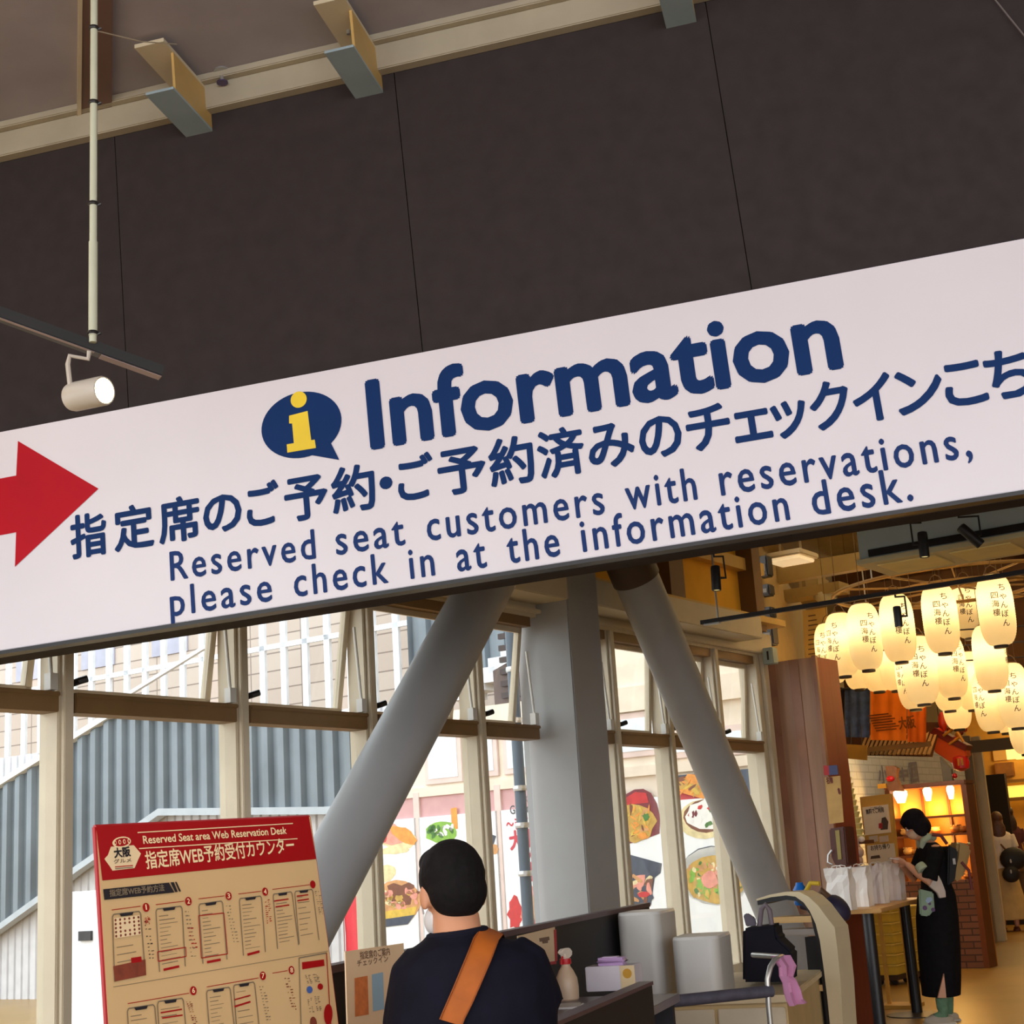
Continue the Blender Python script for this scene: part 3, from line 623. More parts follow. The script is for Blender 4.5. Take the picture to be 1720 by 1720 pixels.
# ---------------------------------------------------------------- helpers for placing things on level surfaces
def atz(px, py, z): d = ray(px, py); return CAMP + d * ((z - EYE) / d.z)
def fpx(px, py, Y, d=None, z0=0.0):
    "upright frame on the floor below the point seen at a pixel"
    p = at(px, py, Y); return frame(Vector((p.x, p.y, z0)), d or Vector((1, 0, 0)))
def P2(fr, off=0.0):
    def f(px, py): q = hit(fr, px, py, off); return (q.x, q.z)
    return f
DDIR = flat(vpdir(1680, 1399)); DR = Vector((DDIR.y, -DDIR.x, 0))
# ---------------------------------------------------------------- red and cream reservation poster on its stand
tl = at(162, 1388, 3.25)
FP = frame(tl, WDIR, (ZUP + Vector((-WDIR.y, WDIR.x, 0)) * 0.135)); w8 = P2(FP)
def c8(cx, cy): return w8(140 + cx / 3.909, 1360 + cy / 3.909)
PC = {'paper': mat('laminated_paper', (222, 188, 138), 0.3, var=0.02), 'red': mat('poster_red', (168, 8, 18), 0.35, var=0.04), 'ink': mat('poster_ink', (34, 30, 38), 0.5), 'tan': mat('poster_cream_print', (255, 232, 186), 0.4, var=0.03), 'grey': mat('poster_grey', (132, 118, 96), 0.5), 'brown': mat('poster_brown', (132, 62, 44), 0.5, var=0.2, scale=60), 'blue': mat('poster_blue', (70, 100, 170), 0.5), 'light': mat('poster_screen', (244, 220, 178), 0.4, var=0.02)}
pk5 = list(PC); pm5 = list(PC.values())
def k5(n): return pk5.index(n)
t = thing('reservation_poster', 'red and cream laminated reservation poster board leaning back at the lower left', 'poster board', FP)
cor = [w8(162, 1389), w8(521, 1372), w8(553, 1600), w8(577, 1790), w8(190, 1850)]
b = MB(); b.prism(cor, 0, 0.012); b.build('board', [PC['paper']], t)
b = MB(); rim = cor + [cor[0]]
for a, c in zip(rim, rim[1:]):
    b.tube([(a[0], 0.006, a[1]), (c[0], 0.006, c[1])], 0.006, 6)
b.build('red_rim', [PC['red']], t)
b = MB(); b.poly([c8(80, 110), c8(1478, 46), c8(1526, 325), c8(122, 466)], -0.0015); b.build('red_band', [PC['red']], t)
Y1 = -0.003
def seg(b, p, q, wd, k, y=Y1):
    p = Vector(c8(*p)); q = Vector(c8(*q)); d = (q - p).normalized(); n = Vector((-d.y, d.x)) * wd * .5
    b.poly([tuple(p + n), tuple(p - n), tuple(q - n), tuple(q + n)], y, k5(k))
def T5(b, s, p, q, h, k, bold=0.0, y=Y1): text(b, s, c8(*p), c8(*q), h=h, y=y, m=k5(k), bold=bold)
u8 = (Vector(c8(900, 700)) - Vector(c8(900, 600))).length / 100
b = MB(); seg(b, (350, 152), (1370, 92), .0022, 'tan'); seg(b, (360, 257), (1400, 192), .0022, 'tan')
T5(b, 'Reserved Seat area Web Reservation Desk', (388, 226), (1330, 160), 50 * u8, 'tan', .03); b.build('english_title', pm5, t)
b = MB(); T5(b, '指定席WEB予約受付カウンター', (408, 392), (1385, 282), 112 * u8, 'tan', .02); b.build('japanese_title', pm5, t)
b = MB(); b.poly([c8(175, 245), c8(325, 235), c8(372, 290), c8(330, 385), c8(185, 402), c8(168, 375), c8(132, 325), c8(155, 300)], Y1, k5('light'))
T5(b, '大阪', (196, 320), (305, 306), 60 * u8, 'ink', .05, Y1 - .001); T5(b, 'グルメ', (192, 356), (308, 346), 26 * u8, 'grey', .04, Y1 - .001)
seg(b, (200, 378), (318, 368), .002, 'red', Y1 - .001); seg(b, (200, 390), (318, 380), .002, 'grey', Y1 - .001)
q = c8(245, 215); b.disc(q[0], q[1], 76 * u8, Y1 - .0005, k5('tan'), 34 * u8, 24, .1); b.disc(q[0], q[1], 66 * u8, Y1 - .001, k5('red'), 26 * u8, 24, .1)
for i in range(4): q = c8(200 + i * 30, 220 - i * 4); b.disc(q[0], q[1], 11 * u8, Y1 - .0015, k5('tan'), 15 * u8, 12); b.disc(q[0], q[1], 6 * u8, Y1 - .002, k5('red'), 9 * u8, 12)
b.build('emblem', pm5, t)
b = MB(); b.poly([c8(124, 524), c8(556, 480), c8(592, 545), c8(132, 594)], Y1, k5('ink')); b.poly([c8(566, 479), c8(588, 477), c8(614, 541), c8(598, 543)], Y1, k5('ink')); b.poly([c8(596, 476), c8(606, 475), c8(636, 538), c8(624, 540)], Y1, k5('ink'))
T5(b, '指定席WEB予約方法', (165, 574), (525, 536), 44 * u8, 'grey', .03, Y1 - .001); b.build('black_heading_tag', pm5, t)
def phone(b, p, q, r, s, rows, extra=()):
    "p top-left, q top-right, r bottom-right, s bottom-left (crop px)"
    def L(u, v):
        a = Vector(p).lerp(Vector(q), u); c = Vector(s).lerp(Vector(r), u); m = a.lerp(c, v); return (m.x, m.y)
    for (u0, v0, u1, v1) in ((0, .04, 0, 1), (1, .04, 1, 1), (.05, 0, .95, 0), (0, .04, .05, 0), (.95, 0, 1, .04)): seg(b, L(u0, v0), L(u1, v1), .0028, 'grey')
    b.poly([c8(*L(.25, 0)), c8(*L(.75, 0)), c8(*L(.7, .045)), c8(*L(.3, .045))], Y1 - .0004, k5('ink'))
    for v, u, k, wd in rows: seg(b, L(.1, v), L(u, v), wd, k, Y1 - .0004)
    return L
rr = random.Random(5)
def rows(n, v0=.12, v1=.95, k='grey'): return [(v0 + (v1 - v0) * i / n, .35 + rr.random() * .5, k, .0009 + rr.random() * .0008) for i in range(n)]
def num(b, s, line_a, line_b, c):
    seg(b, line_a, line_b, .0016, 'red'); q = c8(*c); b.disc(q[0], q[1], 28 * u8, Y1 - .0006, k5('red'))
    dw = 4 if s == '1' else 9
    if s: text(b, s, c8(c[0] - dw, c[1] + 16), c8(c[0] + dw, c[1] + 15), h=32 * u8, y=Y1 - .0012, m=k5('tan'), bold=.03)
def vtext(b, x0, y0, x1, y1, k, n=9):
    for i in range(n):
        f = i / n; x = x0 + (x1 - x0) * f; y = y0 + (y1 - y0) * f
        for j in range(2):
            if rr.random() < .85: seg(b, (x + j * 20, y), (x + j * 20 + 14 * rr.random() + 4, y - 2), .0011 + rr.random() * .0016, k)
steps = [
 ('1', (180, 660), (370, 635), (405, 643), (184, 690), (370, 668), (402, 1088), (200, 1130)),
 ('2', (470, 625), (655, 602), (683, 603), (470, 655), (642, 634), (664, 1030), (495, 1066)),
 ('3', (750, 587), (920, 567), (947, 568), (752, 622), (908, 600), (938, 985), (780, 1012)),
 ('4', (1012, 555), (1160, 537), (1187, 540), (1018, 586), (1164, 568), (1190, 936), (1046, 960)),
 ('', (1235, 525), (1480, 494), (1500, 492), (1240, 556), (1364, 540), (1408, 890), (1270, 916)),
 ('6', (285, 1275), (688, 1206), (715, 1190), (282, 1308), (462, 1280), (500, 1720), (310, 1760)),
 ('7', (805, 1165), (1145, 1106), (1172, 1092), (802, 1190), (958, 1166), (1000, 1560), (835, 1600)),
 ('8', (1235, 1075), (1335, 1058), (1360, 1055), None, None, None, None)]
for i, (s, la, lb, c, p, q, r, s4) in enumerate(steps):
    b = MB(); num(b, s, la, lb, c)
    if p:
        L = phone(b, p, q, r, s4, rows(13 if i else 4, .5 if i == 0 else .12))
        if i == 0:
            b.poly([c8(*L(.05, .06)), c8(*L(.95, .06)), c8(*L(.95, .36)), c8(*L(.05, .36))], Y1 - .0003, k5('light'))
            for a in range(5):
                for e in range(6):
                    if (a, e) not in ((2, 2), (2, 3)): m = c8(*L(.1 + e * .16, .09 + a * .06)); b.disc(m[0], m[1], 9 * u8, Y1 - .0006, k5('brown'), 8 * u8, 8, rr.random())
            b.poly([c8(188, 1030), c8(400, 984), c8(405, 1088), c8(200, 1130)], Y1 - .0008, k5('brown')); b.poly([c8(305, 975), c8(372, 965), c8(376, 1000), c8(308, 1010)], Y1 - .001, k5('red'))
        if i == 1:
            for u in ((480, 935, 665, 905), (485, 998, 668, 965)): seg(b, u[:2], u[2:], .0022, 'red', Y1 - .0006)
            seg(b, (480, 935), (485, 998), .0022, 'red', Y1 - .0006); seg(b, (665, 905), (668, 965), .0022, 'red', Y1 - .0006); seg(b, (520, 1053), (622, 1030), .005, 'red', Y1 - .0006)
        if i == 2:
            for u in ((750, 698, 916, 680), (768, 976, 940, 948), (750, 698, 768, 976), (916, 680, 940, 948)): seg(b, u[:2], u[2:], .0022, 'red', Y1 - .0006)
            seg(b, (805, 1003), (895, 986), .0055, 'red', Y1 - .0006)
        if i == 3: seg(b, (1070, 954), (1150, 932), .0055, 'red', Y1 - .0006)
        if i == 4:
            phone(b, (1382, 538), (1500, 524), (1542, 858), (1412, 884), rows(8)); 
            for u in ((1245, 602, 1340, 588), (1255, 640, 1345, 627), (1395, 570, 1470, 560), (1398, 600, 1474, 588)): seg(b, u[:2], u[2:], .003, 'red', Y1 - .0006)
        if i == 5: phone(b, (480, 1262), (650, 1238), (690, 1680), (510, 1720), rows(8)); seg(b, (500, 1335), (640, 1312), .003, 'red', Y1 - .0006); seg(b, (510, 1370), (645, 1350), .003, 'red', Y1 - .0006)
        if i == 6: phone(b, (980, 1154), (1118, 1132), (1160, 1530), (1010, 1560), rows(8)); seg(b, (985, 1250), (1090, 1220), .003, 'red', Y1 - .0006); seg(b, (985, 1295), (1090, 1262), .004, 'red', Y1 - .0006)
    b.build('step_diagram', pm5, t)
b = MB(); seg(b, (190, 1166), (1600, 930), .0012, 'grey')
for u in ((392, 715, 430, 1000, 'ink'), (662, 672, 705, 990, 'grey'), (930, 635, 985, 890, 'grey'), (1185, 595, 1200, 760, 'red'), (1515, 540, 1545, 700, 'grey'), (670, 1265, 720, 1420, 'brown'), (1150, 1165, 1200, 1400, 'grey'), (1315, 1110, 1370, 1330, 'brown')): vtext(b, *u, n=12)
for u in ((395, 705, 405, 760, 'red'), (680, 780, 715, 930, 'red')): vtext(b, *u, n=6)
b.build('small_print', pm5, t)
b = MB()
for u in ((1410, 975, 1590, 942), (1410, 975, 1424, 1460)): seg(b, u[:2], u[2:], .003, 'grey', Y1 - .0006)
seg(b, (1590, 942), (1620, 1460), .003, 'red', Y1 - .0006); b.poly([c8(1430, 1003), c8(1574, 984), c8(1578, 1026), c8(1433, 1050)], Y1, k5('red'))
vtext(b, 1450, 1090, 1470, 1150, 'grey', 6); vtext(b, 1500, 1085, 1520, 1140, 'grey', 6); vtext(b, 1465, 1240, 1480, 1340, 'grey', 9); vtext(b, 1510, 1230, 1530, 1330, 'grey', 9)
q = c8(1480, 1183); b.disc(q[0], q[1], 30 * u8, Y1, k5('blue'), 24 * u8); q = c8(1550, 1163); b.disc(q[0], q[1], 28 * u8, Y1, k5('red'), 22 * u8)
q = c8(1600, 1345); b.disc(q[0], q[1], 44 * u8, Y1 - .001, k5('red'), 70 * u8, 20, -.3); q = c8(1505, 1400); b.disc(q[0], q[1], 34 * u8, Y1, k5('brown'), 40 * u8)
b.build('payment_box', pm5, t)
fi = FP.inverted(); b = MB()
for xx in (0.1, 0.45): a = Vector((xx, 0.02, -0.5)); w = FP @ a; b.tube([a, fi @ Vector((w.x - .12, w.y + .18, 0.0))], 0.012, 8)
for xx in (0.08, 0.47): a = Vector((xx, 0.02, -0.4)); w = FP @ a; b.tube([a, fi @ Vector((w.x, w.y - .02, 0.0))], 0.014, 8)
b.build('easel_stand', [M_black], t)
lamp('poster_spot', 'SPOT', (-0.5, 1.9, 3.9), 52, (1.0, 0.66, 0.30), tl + Vector((.25, .3, -.35)), spot_size=0.5, spot_blend=0.9, shadow_soft_size=0.05)
# ---------------------------------------------------------------- dark counter with its screens
FC = frame(Vector((at(1095, 1651, 5.2).x, 5.2, 0)), DDIR)
M_ctr = mat('dark_laminate', (20, 17, 24), 0.6, var=0.15)
M_cap = mat('dark_edge_band', (78, 58, 66), 0.4)
t = thing('reception_counter', 'dark reception counter with a raised front edge and a tall back screen', 'counter', FC)
ZB = 1.19
b = MB(); b.box(-1.22, 0, 0, 0.04, 0, 1.0); b.build('front_panel', [M_ctr], t)
b = MB(); b.box(-1.22, 0.003, -0.004, 0.044, 1.0, 1.012); b.build('front_edge', [M_cap], t)
b = MB(); b.box(-1.22, .62, 0.04, 0.55, 0.885, 0.915); b.build('countertop', [mat('grey_worktop', (120, 112, 118), 0.35)], t, bevel=0.003)
b = MB(); b.box(-1.45, 2.47, 0.55, 0.585, 0, ZB - .02); b.build('back_screen', [M_ctr], t)
b = MB(); b.box(-1.45, 2.475, 0.545, 0.59, ZB - .02, ZB); b.build('screen_cap', [M_cap], t)
b = MB(); b.box(.57, .6, 0.06, 0.55, 0, 0.885); b.build('end_panel', [M_ctr], t)
# ---------------------------------------------------------------- things on the counter
CT = 0.915
M_card = mat('notice_card', (226, 196, 160), 0.5, var=0.03)
def card(fr, pts, label, deco, zmin=None):
    w = P2(fr); t = thing('notice_card', label, 'notice', fr)
    q = [w(*p) for p in pts]
    if zmin is not None: q = [(a, max(c, zmin - fr.translation.z)) for a, c in q]
    b = MB(); b.prism(q, 0, 0.004); b.build('card', [M_card], t)
    b = MB(); deco(b, w); b.build('print', [mat('card_orange', (206, 118, 66), 0.5, var=.2, scale=40), mat('card_blue', (146, 176, 196), 0.5), mat('card_ink', (120, 92, 74), 0.5), mat('card_red', (176, 32, 44), 0.5)], t)
    return t, q
def d1(b, w):
    b.poly([w(595, 1643), w(617, 1639), w(619, 1704), w(596, 1708)], -.001, 0); b.poly([w(624, 1637), w(643, 1633), w(645, 1695), w(626, 1699)], -.001, 1)
    text(b, '指定席のご案内', w(605, 1612), w(655, 1604), h=.02, y=-.001, m=2, bold=.02); text(b, 'チェックイン', w(600, 1624), w(652, 1615), h=.016, y=-.001, m=2, bold=.02)
fr1 = frame(at(580, 1598, 3.95), WDIR, ZUP + Vector((-WDIR.y, WDIR.x, 0)) * .1)
c1, q = card(fr1, [(588, 1830), (690, 1815), (678, 1584), (580, 1598)], 'cream notice card with orange and blue blocks, between poster and man', d1, CT)
b = MB(); z = CT - fr1.translation.z; b.box(q[0][0], q[1][0], -.012, -.001, z, z + .03); b.box(q[0][0], q[1][0], -.03, .06, z, z + .006); b.build('holder', [mat('clear_holder', (200, 196, 196), 0.2)], c1)
def d2(b, w):
    b.poly([w(905, 1576), w(922, 1573), w(923, 1579), w(906, 1582)], -.001, 2); b.poly([w(910, 1580), w(920, 1578), w(920, 1584), w(911, 1585)], -.001, 2); b.poly([w(875, 1622), w(934, 1614), w(934, 1619), w(875, 1628)], -.001, 3)
    b.poly([w(930, 1562), w(934, 1561), w(936, 1614), w(932, 1615)], -.001, 3)
fr2 = frame(FC @ Vector((hit(FC, 900, 1600, .548).x, 0.544, 1.05)), DDIR)
c2, q = card(fr2, [(872, 1628), (934, 1614), (932, 1557), (870, 1572)], 'cream menu sheet fixed to the dark back screen behind the spray bottle', d2)
# spray bottle
p = atz(954, 1680, CT); fr = frame(p, WDIR); s = (at(952, 1586, p.y) - at(952, 1678, p.y)).length / 0.25
t = thing('spray_bottle', 'white spray bottle with a red collar on the counter beside the man', 'spray bottle', fr)
M_bot = mat('translucent_bottle', (206, 178, 150), 0.35)
S_ = lambda pr: [(r * s * 1.35, z * s) for r, z in pr]
b = MB(); b.lathe(S_([(.036, 0), (.04, .006), (.041, .06), (.038, .1), (.026, .135), (.016, .155), (.016, .165)]), 24); b.build('bottle', [M_bot], t, smooth=True)
b = MB(); b.lathe(S_([(.02, .165), (.021, .17), (.02, .19)]), 20); b.build('collar', [mat('spray_red', (190, 24, 34), 0.4)], t, smooth=True)
b = MB(); b.T = Matrix.Scale(s, 4); b.prism([(-.02, .19), (.02, .19), (.045, .2), (.05, .222), (.03, .238), (-.03, .236), (-.045, .225), (-.043, .212), (-.02, .208)], -.014, .014); b.build('spray_head', [mat('spray_head_white', (228, 214, 198), 0.4)], t, bevel=.004)
b = MB(); b.T = Matrix.Scale(s, 4); b.tube([(-.022, 0, .2), (-.034, 0, .185), (-.036, 0, .165)], .005, 8); b.build('trigger', [mat('spray_red', (190, 24, 34), 0.4)], t, smooth=True)
# tissue / wipes box with a lilac packet on it
p = atz(1044, 1664, CT); fr = frame(p, DR); w = P2(fr)
t = thing('wipes_box', 'white wipes box with a yellow patch on the counter', 'box', fr)
wd = abs(w(1066, 1660)[0] - w(1042, 1660)[0]); h = w(1044, 1622)[1]; lf = abs(w(1042, 1660)[0] - w(983, 1660)[0])
b = MB(); b.box(-lf, wd, 0, 0.13, 0, h); b.build('carton', [mat('white_carton', (222, 214, 222), 0.5)], t, bevel=.003)
b = MB(); b.box(0.0, wd + .001, -.002, 0, 0, h); b.build('end_label', [mat('cream_label', (232, 206, 160), 0.5)], t)
b = MB(); b.disc(wd * .5, h * .68, wd * .32, -.003); b.build('yellow_patch', [mat('mustard_print', (206, 150, 40), 0.5)], t)
t2 = thing('lilac_packet', 'lilac soft packet lying on the white wipes box', 'packet', fr @ Matrix.Translation((-lf * .35, .06, h)))
b = MB(); b.box(-.06, .07, -.045, .045, 0, .03); b.build('packet', [mat('lilac_film', (196, 160, 208), 0.3)], t2, bevel=.018, seg=3, smooth=True)
b = MB(); b.box(-.03, .03, -.02, .02, .03, .033); b.build('flap', [mat('lilac_flap', (222, 200, 228), 0.3)], t2)
p = atz(955, 1692, CT)
t = thing('paper_slips', 'small stack of white paper slips beside the man elbow', 'paper', frame(p, DDIR))
for i in range(3): b = MB(); b.T = Matrix.Rotation(.12 * i, 4, 'Z'); b.box(-.06, .1, -.04, .06, .002 * i, .002 * i + .0018); b.build('sheet', [mat('slip_white', (232, 230, 228), 0.5)], t)
# ---------------------------------------------------------------- cream service desk with two white rounded boxes
pR = atz(1205, 1672, 0.82); FD = frame(Vector((pR.x, pR.y, 0)), DR)
M_box = mat('white_casing', (206, 202, 196), 0.4, var=.02)
t = thing('service_desk', 'low cream service desk with panelled front under the two white boxes', 'desk', FD)
b = MB(); b.box(-.62, .32, -.08, 1.2, .79, .82); b.build('desktop', [mat('cream_desktop', (214, 190, 150), 0.4)], t, bevel=.004)
b = MB(); b.box(-.6, .3, -.05, 1.15, 0.06, .79); b.build('carcass', [mat('cream_carcass', (196, 166, 116), 0.5)], t)
for i in range(3): b = MB(); x = -.6 + i * .3; b.box(x + .008, x + .292, -.068, -.05, .1, .77); d = b.build('door', [mat('cream_door', (206, 188, 160), 0.45)], t, bevel=.004)
b = MB(); b.box(-.58, .28, 0, 1.1, 0, .06); b.build('plinth', [M_ctr], t)
def casing(px, py, Y, x0, dy, label):
    p = at(px, py, Y); fr = frame(Vector((p.x, p.y, .82)), DR)
    t = thing('white_box', label, 'box', fr, 'white boxes on the service desk')
    w = P2(fr); h = p.z - .82; xl = w(x0, py)[0]
    b = MB(); r = .05; pts = []
    for cx, cy, a0 in ((0 - r, r, -90), (0 - r * .2, dy - r * .2, 0), (xl + r, dy - r, 90), (xl + r, r, 180)):
        rr_ = r if cx != -r * .2 else r * .2
        for k_ in range(5): a = math.radians(a0 + k_ * 22.5); pts.append((cx + rr_ * math.cos(a), cy + rr_ * math.sin(a)))
    n = len(pts); b.add([(a, c, 0) for a, c in pts] + [(a, c, h - .012) for a, c in pts] , [tuple(range(n - 1, -1, -1)), tuple(range(n, 2 * n))] + [(i, (i + 1) % n, (i + 1) % n + n, i + n) for i in range(n)])
    b.build('casing', [M_box], t, smooth=True, bevel=0)
    cx = sum(a for a, c in pts) / n; cy = sum(c for a, c in pts) / n
    q = [(cx + (a - cx) * .965, cy + (c - cy) * .965) for a, c in pts]
    b = MB(); b.add([(a, c, h - .012) for a, c in pts] + [(a, c, h) for a, c in q], [tuple(range(n, 2 * n))] + [(i, (i + 1) % n, (i + 1) % n + n, i + n) for i in range(n)]); b.build('lid', [mat('white_lid', (222, 219, 214), 0.35)], t, smooth=True)
    return t
casing(1205, 1572, pR.y, 1125, .33, 'white rounded box on the service desk, the nearer and lower one')
casing(1106, 1531, pR.y + .2, 1033, .36, 'taller white rounded box against the dark back screen')
# black bag with an arched handle
p = at(1300, 1640, 7.0); fr = frame(Vector((p.x, p.y, .82)), DR); w = P2(fr)
t = thing('black_bag', 'black upright bag with a grey arched handle behind the white boxes', 'bag', fr)
b = MB(); q = [w(1247, 1650), w(1330, 1650), w(1330, 1598), (w(1306, 1575)), w(1303, 1553), w(1247, 1560)]
b.prism([(a, max(c, 0)) for a, c in q], 0, .2); b.build('body', [mat('black_fabric', (26, 24, 32), 0.8, var=.2)], t, bevel=.012)
b = MB(); b.tube([(w(1272, 1556)[0], .05, w(1272, 1556)[1] - .01), (w(1276, 1528)[0], .05, w(1276, 1528)[1]), (w(1283, 1520)[0], .05, w(1283, 1520)[1]), (w(1290, 1530)[0], .05, w(1290, 1530)[1]), (w(1294, 1555)[0], .05, w(1294, 1555)[1] - .01)], .012, 10); b.build('handle', [mat('grey_webbing', (112, 98, 104), 0.6)], t, smooth=True)
b = MB(); b.prism([w(1252, 1557), w(1269, 1555), w(1266, 1542), w(1253, 1534), w(1247, 1538)], .02, .05); b.build('flap', [mat('grey_flap', (84, 76, 90), 0.6)], t, bevel=.004)
# trolley with a padded push rail and a pink cloth
p0 = at(1098, 1688, 5.95); p1 = at(1296, 1662, 6.15)
fr = frame(Vector((p0.x, p0.y, 0)), flat(p1 - p0)); w = P2(fr); Lr = (Vector((p1.x, p1.y)) - Vector((p0.x, p0.y))).length; zr = (p0.z + p1.z) / 2
t = thing('push_trolley', 'trolley with a dark padded rail and a bent chrome handle', 'trolley', fr)
b = MB(); b.tube([(-.02, 0, zr), (Lr, 0, zr)], .023, 16); b.build('padded_rail', [mat('grey_foam', (74, 70, 82), 0.7, var=.2, scale=30)], t, smooth=True)
b = MB(); b.tube([(*[w(1292, 1700)[0]], 0, .12), (w(1291, 1690)[0], 0, w(1291, 1690)[1]), (w(1289, 1645)[0], 0, w(1289, 1645)[1]), (w(1294, 1624)[0], 0, w(1294, 1624)[1]), (w(1306, 1612)[0], 0.02, w(1306, 1612)[1]), (w(1328, 1608)[0], .06, w(1328, 1608)[1]), (w(1330, 1608)[0], .3, w(1330, 1608)[1])], .011, 12); b.build('handle', [mat('chrome_grey', (186, 182, 176), 0.3, metal=.6)], t, smooth=True)
b = MB(); b.tube([(0, 0, .12), (0, 0, zr)], .012, 10); b.build('post', [M_steel], t)
b = MB(); b.box(-.03, Lr + .02, -.02, .32, .1, .13); b.build('deck', [M_ctr], t)
for x in (0.0, Lr):
    for y in (0.02, .28): b = MB(); b.T = Matrix.Translation((x, y, .05)) @ Matrix.Rotation(math.pi / 2, 4, 'X'); b.lathe([(.05, -.012), (.05, .012)], 18); b.build('wheel', [M_black], t)
t = thing('pink_cloth', 'pink cloth draped over the bent chrome handle', 'cloth', fr)
b = MB(); out = [(1307, 1612, 1336, 1610), (1308, 1625, 1334, 1622), (1310, 1640, 1330, 1640), (1316, 1652, 1336, 1645), (1318, 1668, 1345, 1662), (1321, 1680, 1350, 1678), (1325, 1690, 1356, 1684)]
vs = []; fs = []
for i, (xa, ya, xb, yb) in enumerate(out):
    for j in range(7):
        f = j / 6; q = w(xa + (xb - xa) * f, ya + (yb - ya) * f); vs.append((q[0], .045 - .055 * min(1, i) + .012 * math.sin(j * 1.9 + i * .5), q[1] + (.012 if i == 0 else 0)))
for i in range(len(out) - 1):
    for j in range(6): k = i * 7 + j; fs.append((k, k + 7, k + 8, k + 1))
n0 = len(vs); vs += [(x, y + .006, z) for x, y, z in vs]; fs += [tuple(n0 + v for v in f[::-1]) for f in fs]
b.add(vs, fs); b.build('cloth', [mat('pink_cloth_fabric', (204, 140, 176), 0.8)], t, smooth=True)
# ---------------------------------------------------------------- serving cart with an arched cream frame
fr = fpx(1405, 1700, 7.6, EDIR); w = P2(fr)
t = thing('serving_cart', 'tray cart with a curved cream arch frame, in front of the wooden pillar', 'cart', fr)
outer = [(1270, 1510), (1292, 1503), (1318, 1498), (1342, 1498), (1358, 1506), (1374, 1521), (1388, 1540), (1402, 1558), (1406, 1590), (1412, 1650), (1416, 1720)]
inner = [(1271, 1513), (1295, 1507), (1320, 1504), (1336, 1506), (1350, 1516), (1360, 1530), (1370, 1552), (1377, 1580), (1384, 1630), (1390, 1680), (1394, 1720)]
zf = lambda q: (q[0], max(q[1], 0.06))
o_ = [w(*p) for p in outer]; i_ = [w(*p) for p in inner]; o_.append((o_[-1][0], .06)); i_.append((i_[-1][0], .06))
b = MB()
for k in range(len(o_) - 1): b.prism([o_[k], o_[k + 1], i_[k + 1], i_[k]], 0, .17)
b.build('arch_frame', [mat('cream_shell', (214, 196, 160), 0.35, var=.03)], t, weld=True)
lin_ = [(x, z - .022) if k < 6 else (x - .02, z) for k, (x, z) in enumerate(i_)]
b = MB()
for k in range(len(i_) - 1): b.prism([i_[k], i_[k + 1], lin_[k + 1], lin_[k]], .006, .164)
b.build('black_lining', [M_black], t, weld=True)
for (xa, ya, xb, yb, m_, nm) in ((1296, 1546, 1376, 1543, mat('tray_wood', (206, 168, 112), 0.4), 'tray'), (1306, 1567, 1384, 1562, mat('tray_metal', (150, 140, 132), 0.35), 'tray'), (1318, 1660, 1386, 1656, mat('tray_wood', (206, 168, 112), 0.4), 'tray')):
    a = w(xa, ya); c = w(xb, yb); b = MB(); b.box(a[0], c[0], .01, .16, a[1] - .016, a[1] + .014); b.build(nm, [m_], t, bevel=.004)
b = MB(); a = w(1372, 1700); b.box(a[0] - .05, a[0] + .05, .06, .15, .06, w(1372, 1575)[1]); b.build('back_column', [M_black], t)
b = MB(); a = w(1320, 1700)[0]; b.box(a, w(1412, 1700)[0], -.02, .24, .03, .1); b.build('base', [M_black], t, bevel=.01)
for x in (a + .04, w(1405, 1700)[0]):
    for y in (.02, .2): b = MB(); b.T = Matrix.Translation((x, y, .03)) @ Matrix.Rotation(math.pi / 2, 4, 'X'); b.lathe([(.03, -.012), (.03, .012)], 16); b.build('wheel', [M_black], t)
a = w(1363, 1612)
t2 = thing('red_case', 'small red rounded case inside the arched tray cart', 'case', fr @ Matrix.Translation((a[0] - .01, .07, w(1363, 1658)[1] + .014)))
b = MB(); b.box(-.035, .035, 0, .05, 0, .19); b.build('case', [mat('case_red', (176, 44, 52), 0.35)], t2, bevel=.015, seg=3, smooth=True)
b = MB(); b.box(-.02, .02, -.003, 0, .05, .11); b.build('label', [mat('case_label', (206, 120, 120), 0.4)], t2)
# bag slung on the back of the cart
a = w(1378, 1520)
t = thing('sports_bag', 'navy and yellow bag with a blue bottle behind the curved cream arch', 'bag', fr @ Matrix.Translation((a[0], .27, a[1] - .05)))
b = MB(); b.ell((-.03, .02, .02), .045, .08, .075, R=Matrix.Rotation(-.6, 3, 'Y')); b.build('body', [mat('navy_nylon', (40, 34, 60), 0.6)], t, smooth=True)
b = MB(); b.tube([(-.11, 0, .02), (-.12, 0, .08), (-.1, 0, .11), (-.06, 0, .07)], .017, 10); b.build('handle', [mat('brown_strap', (96, 66, 44), 0.6)], t, smooth=True)
b = MB(); b.tube([(-.19, 0, .11), (-.16, 0, .15), (-.11, 0, .145)], .012, 10); b.build('yellow_strap', [mat('yellow_strap', (206, 170, 40), 0.6)], t, smooth=True)
b = MB(); b.lathe([(.03, .06), (.036, .07), (.036, .14), (.02, .165), (.018, .175)], 18, c=(-.235, .03, -.02)); b.build('bottle', [mat('blue_bottle', (28, 104, 190), 0.25)], t, smooth=True)
b = MB(); b.tube([(-.235, .03, .04), (-.13, .03, .01), (-.03, .03, .03)], .02, 10); b.build('bottle_pocket', [mat('navy_nylon', (40, 34, 60), 0.6)], t, smooth=True)
